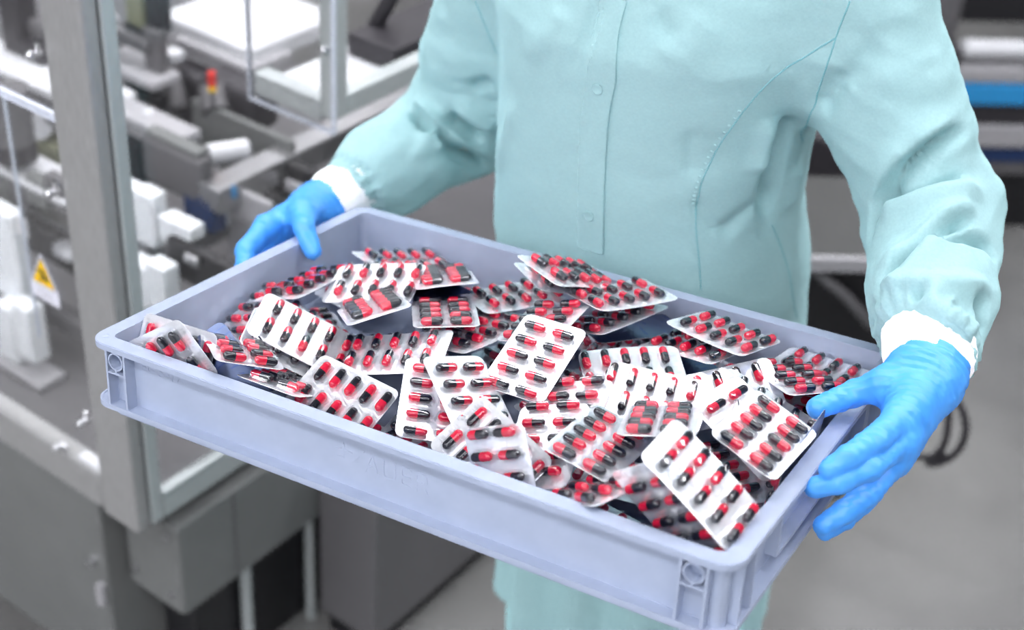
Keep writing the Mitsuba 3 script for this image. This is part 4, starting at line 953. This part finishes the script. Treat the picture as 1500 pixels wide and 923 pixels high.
# upper guard box behind the person's sleeve
U = 'upper_guard'
add(U + '__corner_post', mb(-0.006, 0.021, 0.385, 0.412, 0.944, 2.0, 0.003), 'm_alu_light')
add(U + '__side_rail', mb(-0.006, 0.021, 0.412, 1.00, 0.944, 0.975, 0.003), 'm_alu_light')
add(U + '__front_rail', mb(0.021, 0.145, 0.385, 0.412, 0.935, 0.968, 0.003), 'm_alu_light')
add(U + '__floor_tray', mb(0.01, 0.14, 0.412, 0.98, 0.944, 0.950), 'm_white', smooth=False)
add(U + '__glass_pane', mb(-0.006, 0.147, 0.3805, 0.3845, 0.930, 2.0), 'm_glass', smooth=False)
add(U + '__pane_edge', mb(-0.008, 0.149, 0.379, 0.3855, 0.926, 0.930), 'm_acrylic_edge', smooth=False)
add(U + '__pane_edge_001', mb(-0.0095, -0.006, 0.379, 0.3855, 0.926, 2.0), 'm_acrylic_edge', smooth=False)
add(U + '__pane_edge_002', mb(0.147, 0.1505, 0.379, 0.3855, 0.926, 2.0), 'm_acrylic_edge', smooth=False)
add(U + '__stud', moved(m3.Manifold.sphere(0.006, 16).translate((-0.006, 0.379, 1.045)), MB), 'm_chrome')
tag(U, 'clear acrylic upper guard box with pale metal frame beside the raised sleeve', 'machine guard')
blk('index_arm', 'slanted dark lever inside the upper acrylic guard box', 'lever', 0,
    ('lever', moved(cyl((-0.12, 0.60, 0.965), (-0.02, 0.62, 1.16), 0.012, seg=12), MB), 'm_grey_dark'), ('plate', mb(0.03, 0.12, 0.55, 0.75, 0.950, 0.985, 0.004), 'm_grey_dark'))
blk('rear_unit', 'dark and pale machinery behind the upper guard next to the sleeve', 'machine unit', 0,
    ('block', mb(-0.20, 0.00, 1.05, 1.25, 0.75, 1.02, 0.02), 'm_black'), ('cover', mb(-0.16, -0.04, 0.92, 1.04, 0.80, 0.93, 0.015), 'm_grey_light'), ('side', mb(-0.04, 0.04, 0.95, 1.05, 0.80, 0.98, 0.01), 'm_olive'), ('rod', mc((0.00, 0.70, 0.95), (-0.18, 0.98, 1.06), 0.007, 12), 'm_alu_light'))

# ---------------------------------------------------------------- far machine, bin and hose on the right
def turned(x, y, deg):
    c, s = math.cos(math.radians(deg)), math.sin(math.radians(deg))
    return np.array([[c, -s, 0, x], [s, c, 0, y], [0, 0, 1, 0], [0, 0, 0, 1.0]])
LINE, TABLE = turned(-0.0441, 2.5, 36.1), turned(0.0, 1.2, 34.5)
def wb(x0, x1, y0, y1, z0, z1, r=0.0, M=None): return moved(box(x0, y0, z0, x1, y1, z1, r), np.eye(4) if M is None else M)
F = 'packing_line'
add(F + '__dark_hood', wb(-0.081, 0.944, 0.12, 0.7, 0.525, 1.2, 0.01, LINE), 'm_black')
add(F + '__side_mechanism', wb(-0.276, -0.068, 0.1, 0.3, 0.46, 0.7, 0.03, LINE), 'm_grey_mid')
add(F + '__top_roller', moved(cyl((-0.09, 0.02, 0.500), (0.94, 0.02, 0.500), 0.022), LINE), 'm_white')
add(F + '__white_bed', wb(-0.106, 0.944, -0.01, 0.12, 0.423, 0.459, 0.004, LINE), 'm_grey_light')
add(F + '__blue_band', wb(-0.111, 0.944, -0.015, 0.12, 0.366, 0.417, 0.003, LINE), 'm_blue')
add(F + '__dark_skirt', wb(-0.106, 0.944, 0, 0.12, 0.306, 0.366, 0.003, LINE), 'm_grey_dark')
add(F + '__lower_drawer', wb(-0.036, 0.944, -0.01, 0.12, 0.246, 0.305, 0.005, LINE), 'm_grey_light')
add(F + '__lower_strip', wb(-0.026, 0.944, -0.005, 0.12, 0.203, 0.235, 0.003, LINE), 'm_darkblue')
add(F + '__base_band', wb(-0.036, 0.944, 0, 0.12, 0.165, 0.2, 0.003, LINE), 'm_grey_mid')
add(F + '__base', wb(-0.036, 0.944, 0.02, 0.12, 0, 0.16, 0.003, LINE), 'm_black')
add(F + '__end_frame', wb(-0.136, -0.092, 0, 0.12, 0, 0.5, 0.008, LINE), 'm_grey_dark')
tag(F, 'blurred packing line with a bright blue band at the right edge', 'machine')
B = 'side_table'
add(B + '__top', wb(-0.22, 0.145, 0.015, 0.3, 0.553, 0.577, 0.004, TABLE), 'm_grey_deep')
add(B + '__front_edge', wb(-0.22, 0.145, 0, 0.014, 0.551, 0.579, 0.003, TABLE), 'm_grey_light')
add(B + '__cabinet', wb(-0.2, 0.125, 0.04, 0.28, 0, 0.552, 0.01, TABLE), 'm_black')
add(B + '__door_handle', moved(tube(spline([(-0.045, 0.036, 0.542), (-0.02, 0.016, 0.525), (0.015, 0.010, 0.500), (0.055, 0.012, 0.460), (0.088, 0.036, 0.420)], 24), 0.010, 12), TABLE), 'm_grey_mid')
tag(B, 'black side table with a pale front edge seen between coat and sleeve', 'table')
thing('rear_counter', wb(-0.75, -0.17, 1.95, 2.4, 0.0, 0.42, 0.02), 'm_grey_dark', 'dark grey counter seen through the gap under the armpit', 'counter')
t_ = np.linspace(-0.35 * np.pi, 1.75 * np.pi, 60)
loop = np.c_[0.192 + 0.082 * np.cos(t_), 1.165 + 0.004 * t_, 0.338 + 0.086 * np.sin(t_)][::-1]
tail = spline([loop[-1], (0.245, 1.168, 0.33), (0.21, 1.185, 0.45), (0.150, 1.235, 0.56), (0.115, 1.285, 0.585)], 16)
thing('cable_loop', tube(np.vstack([loop, tail[1:]]), 0.0065, 10), 'm_grey_dark', 'dark cable hanging in a loop behind the gloved hand', 'cable')
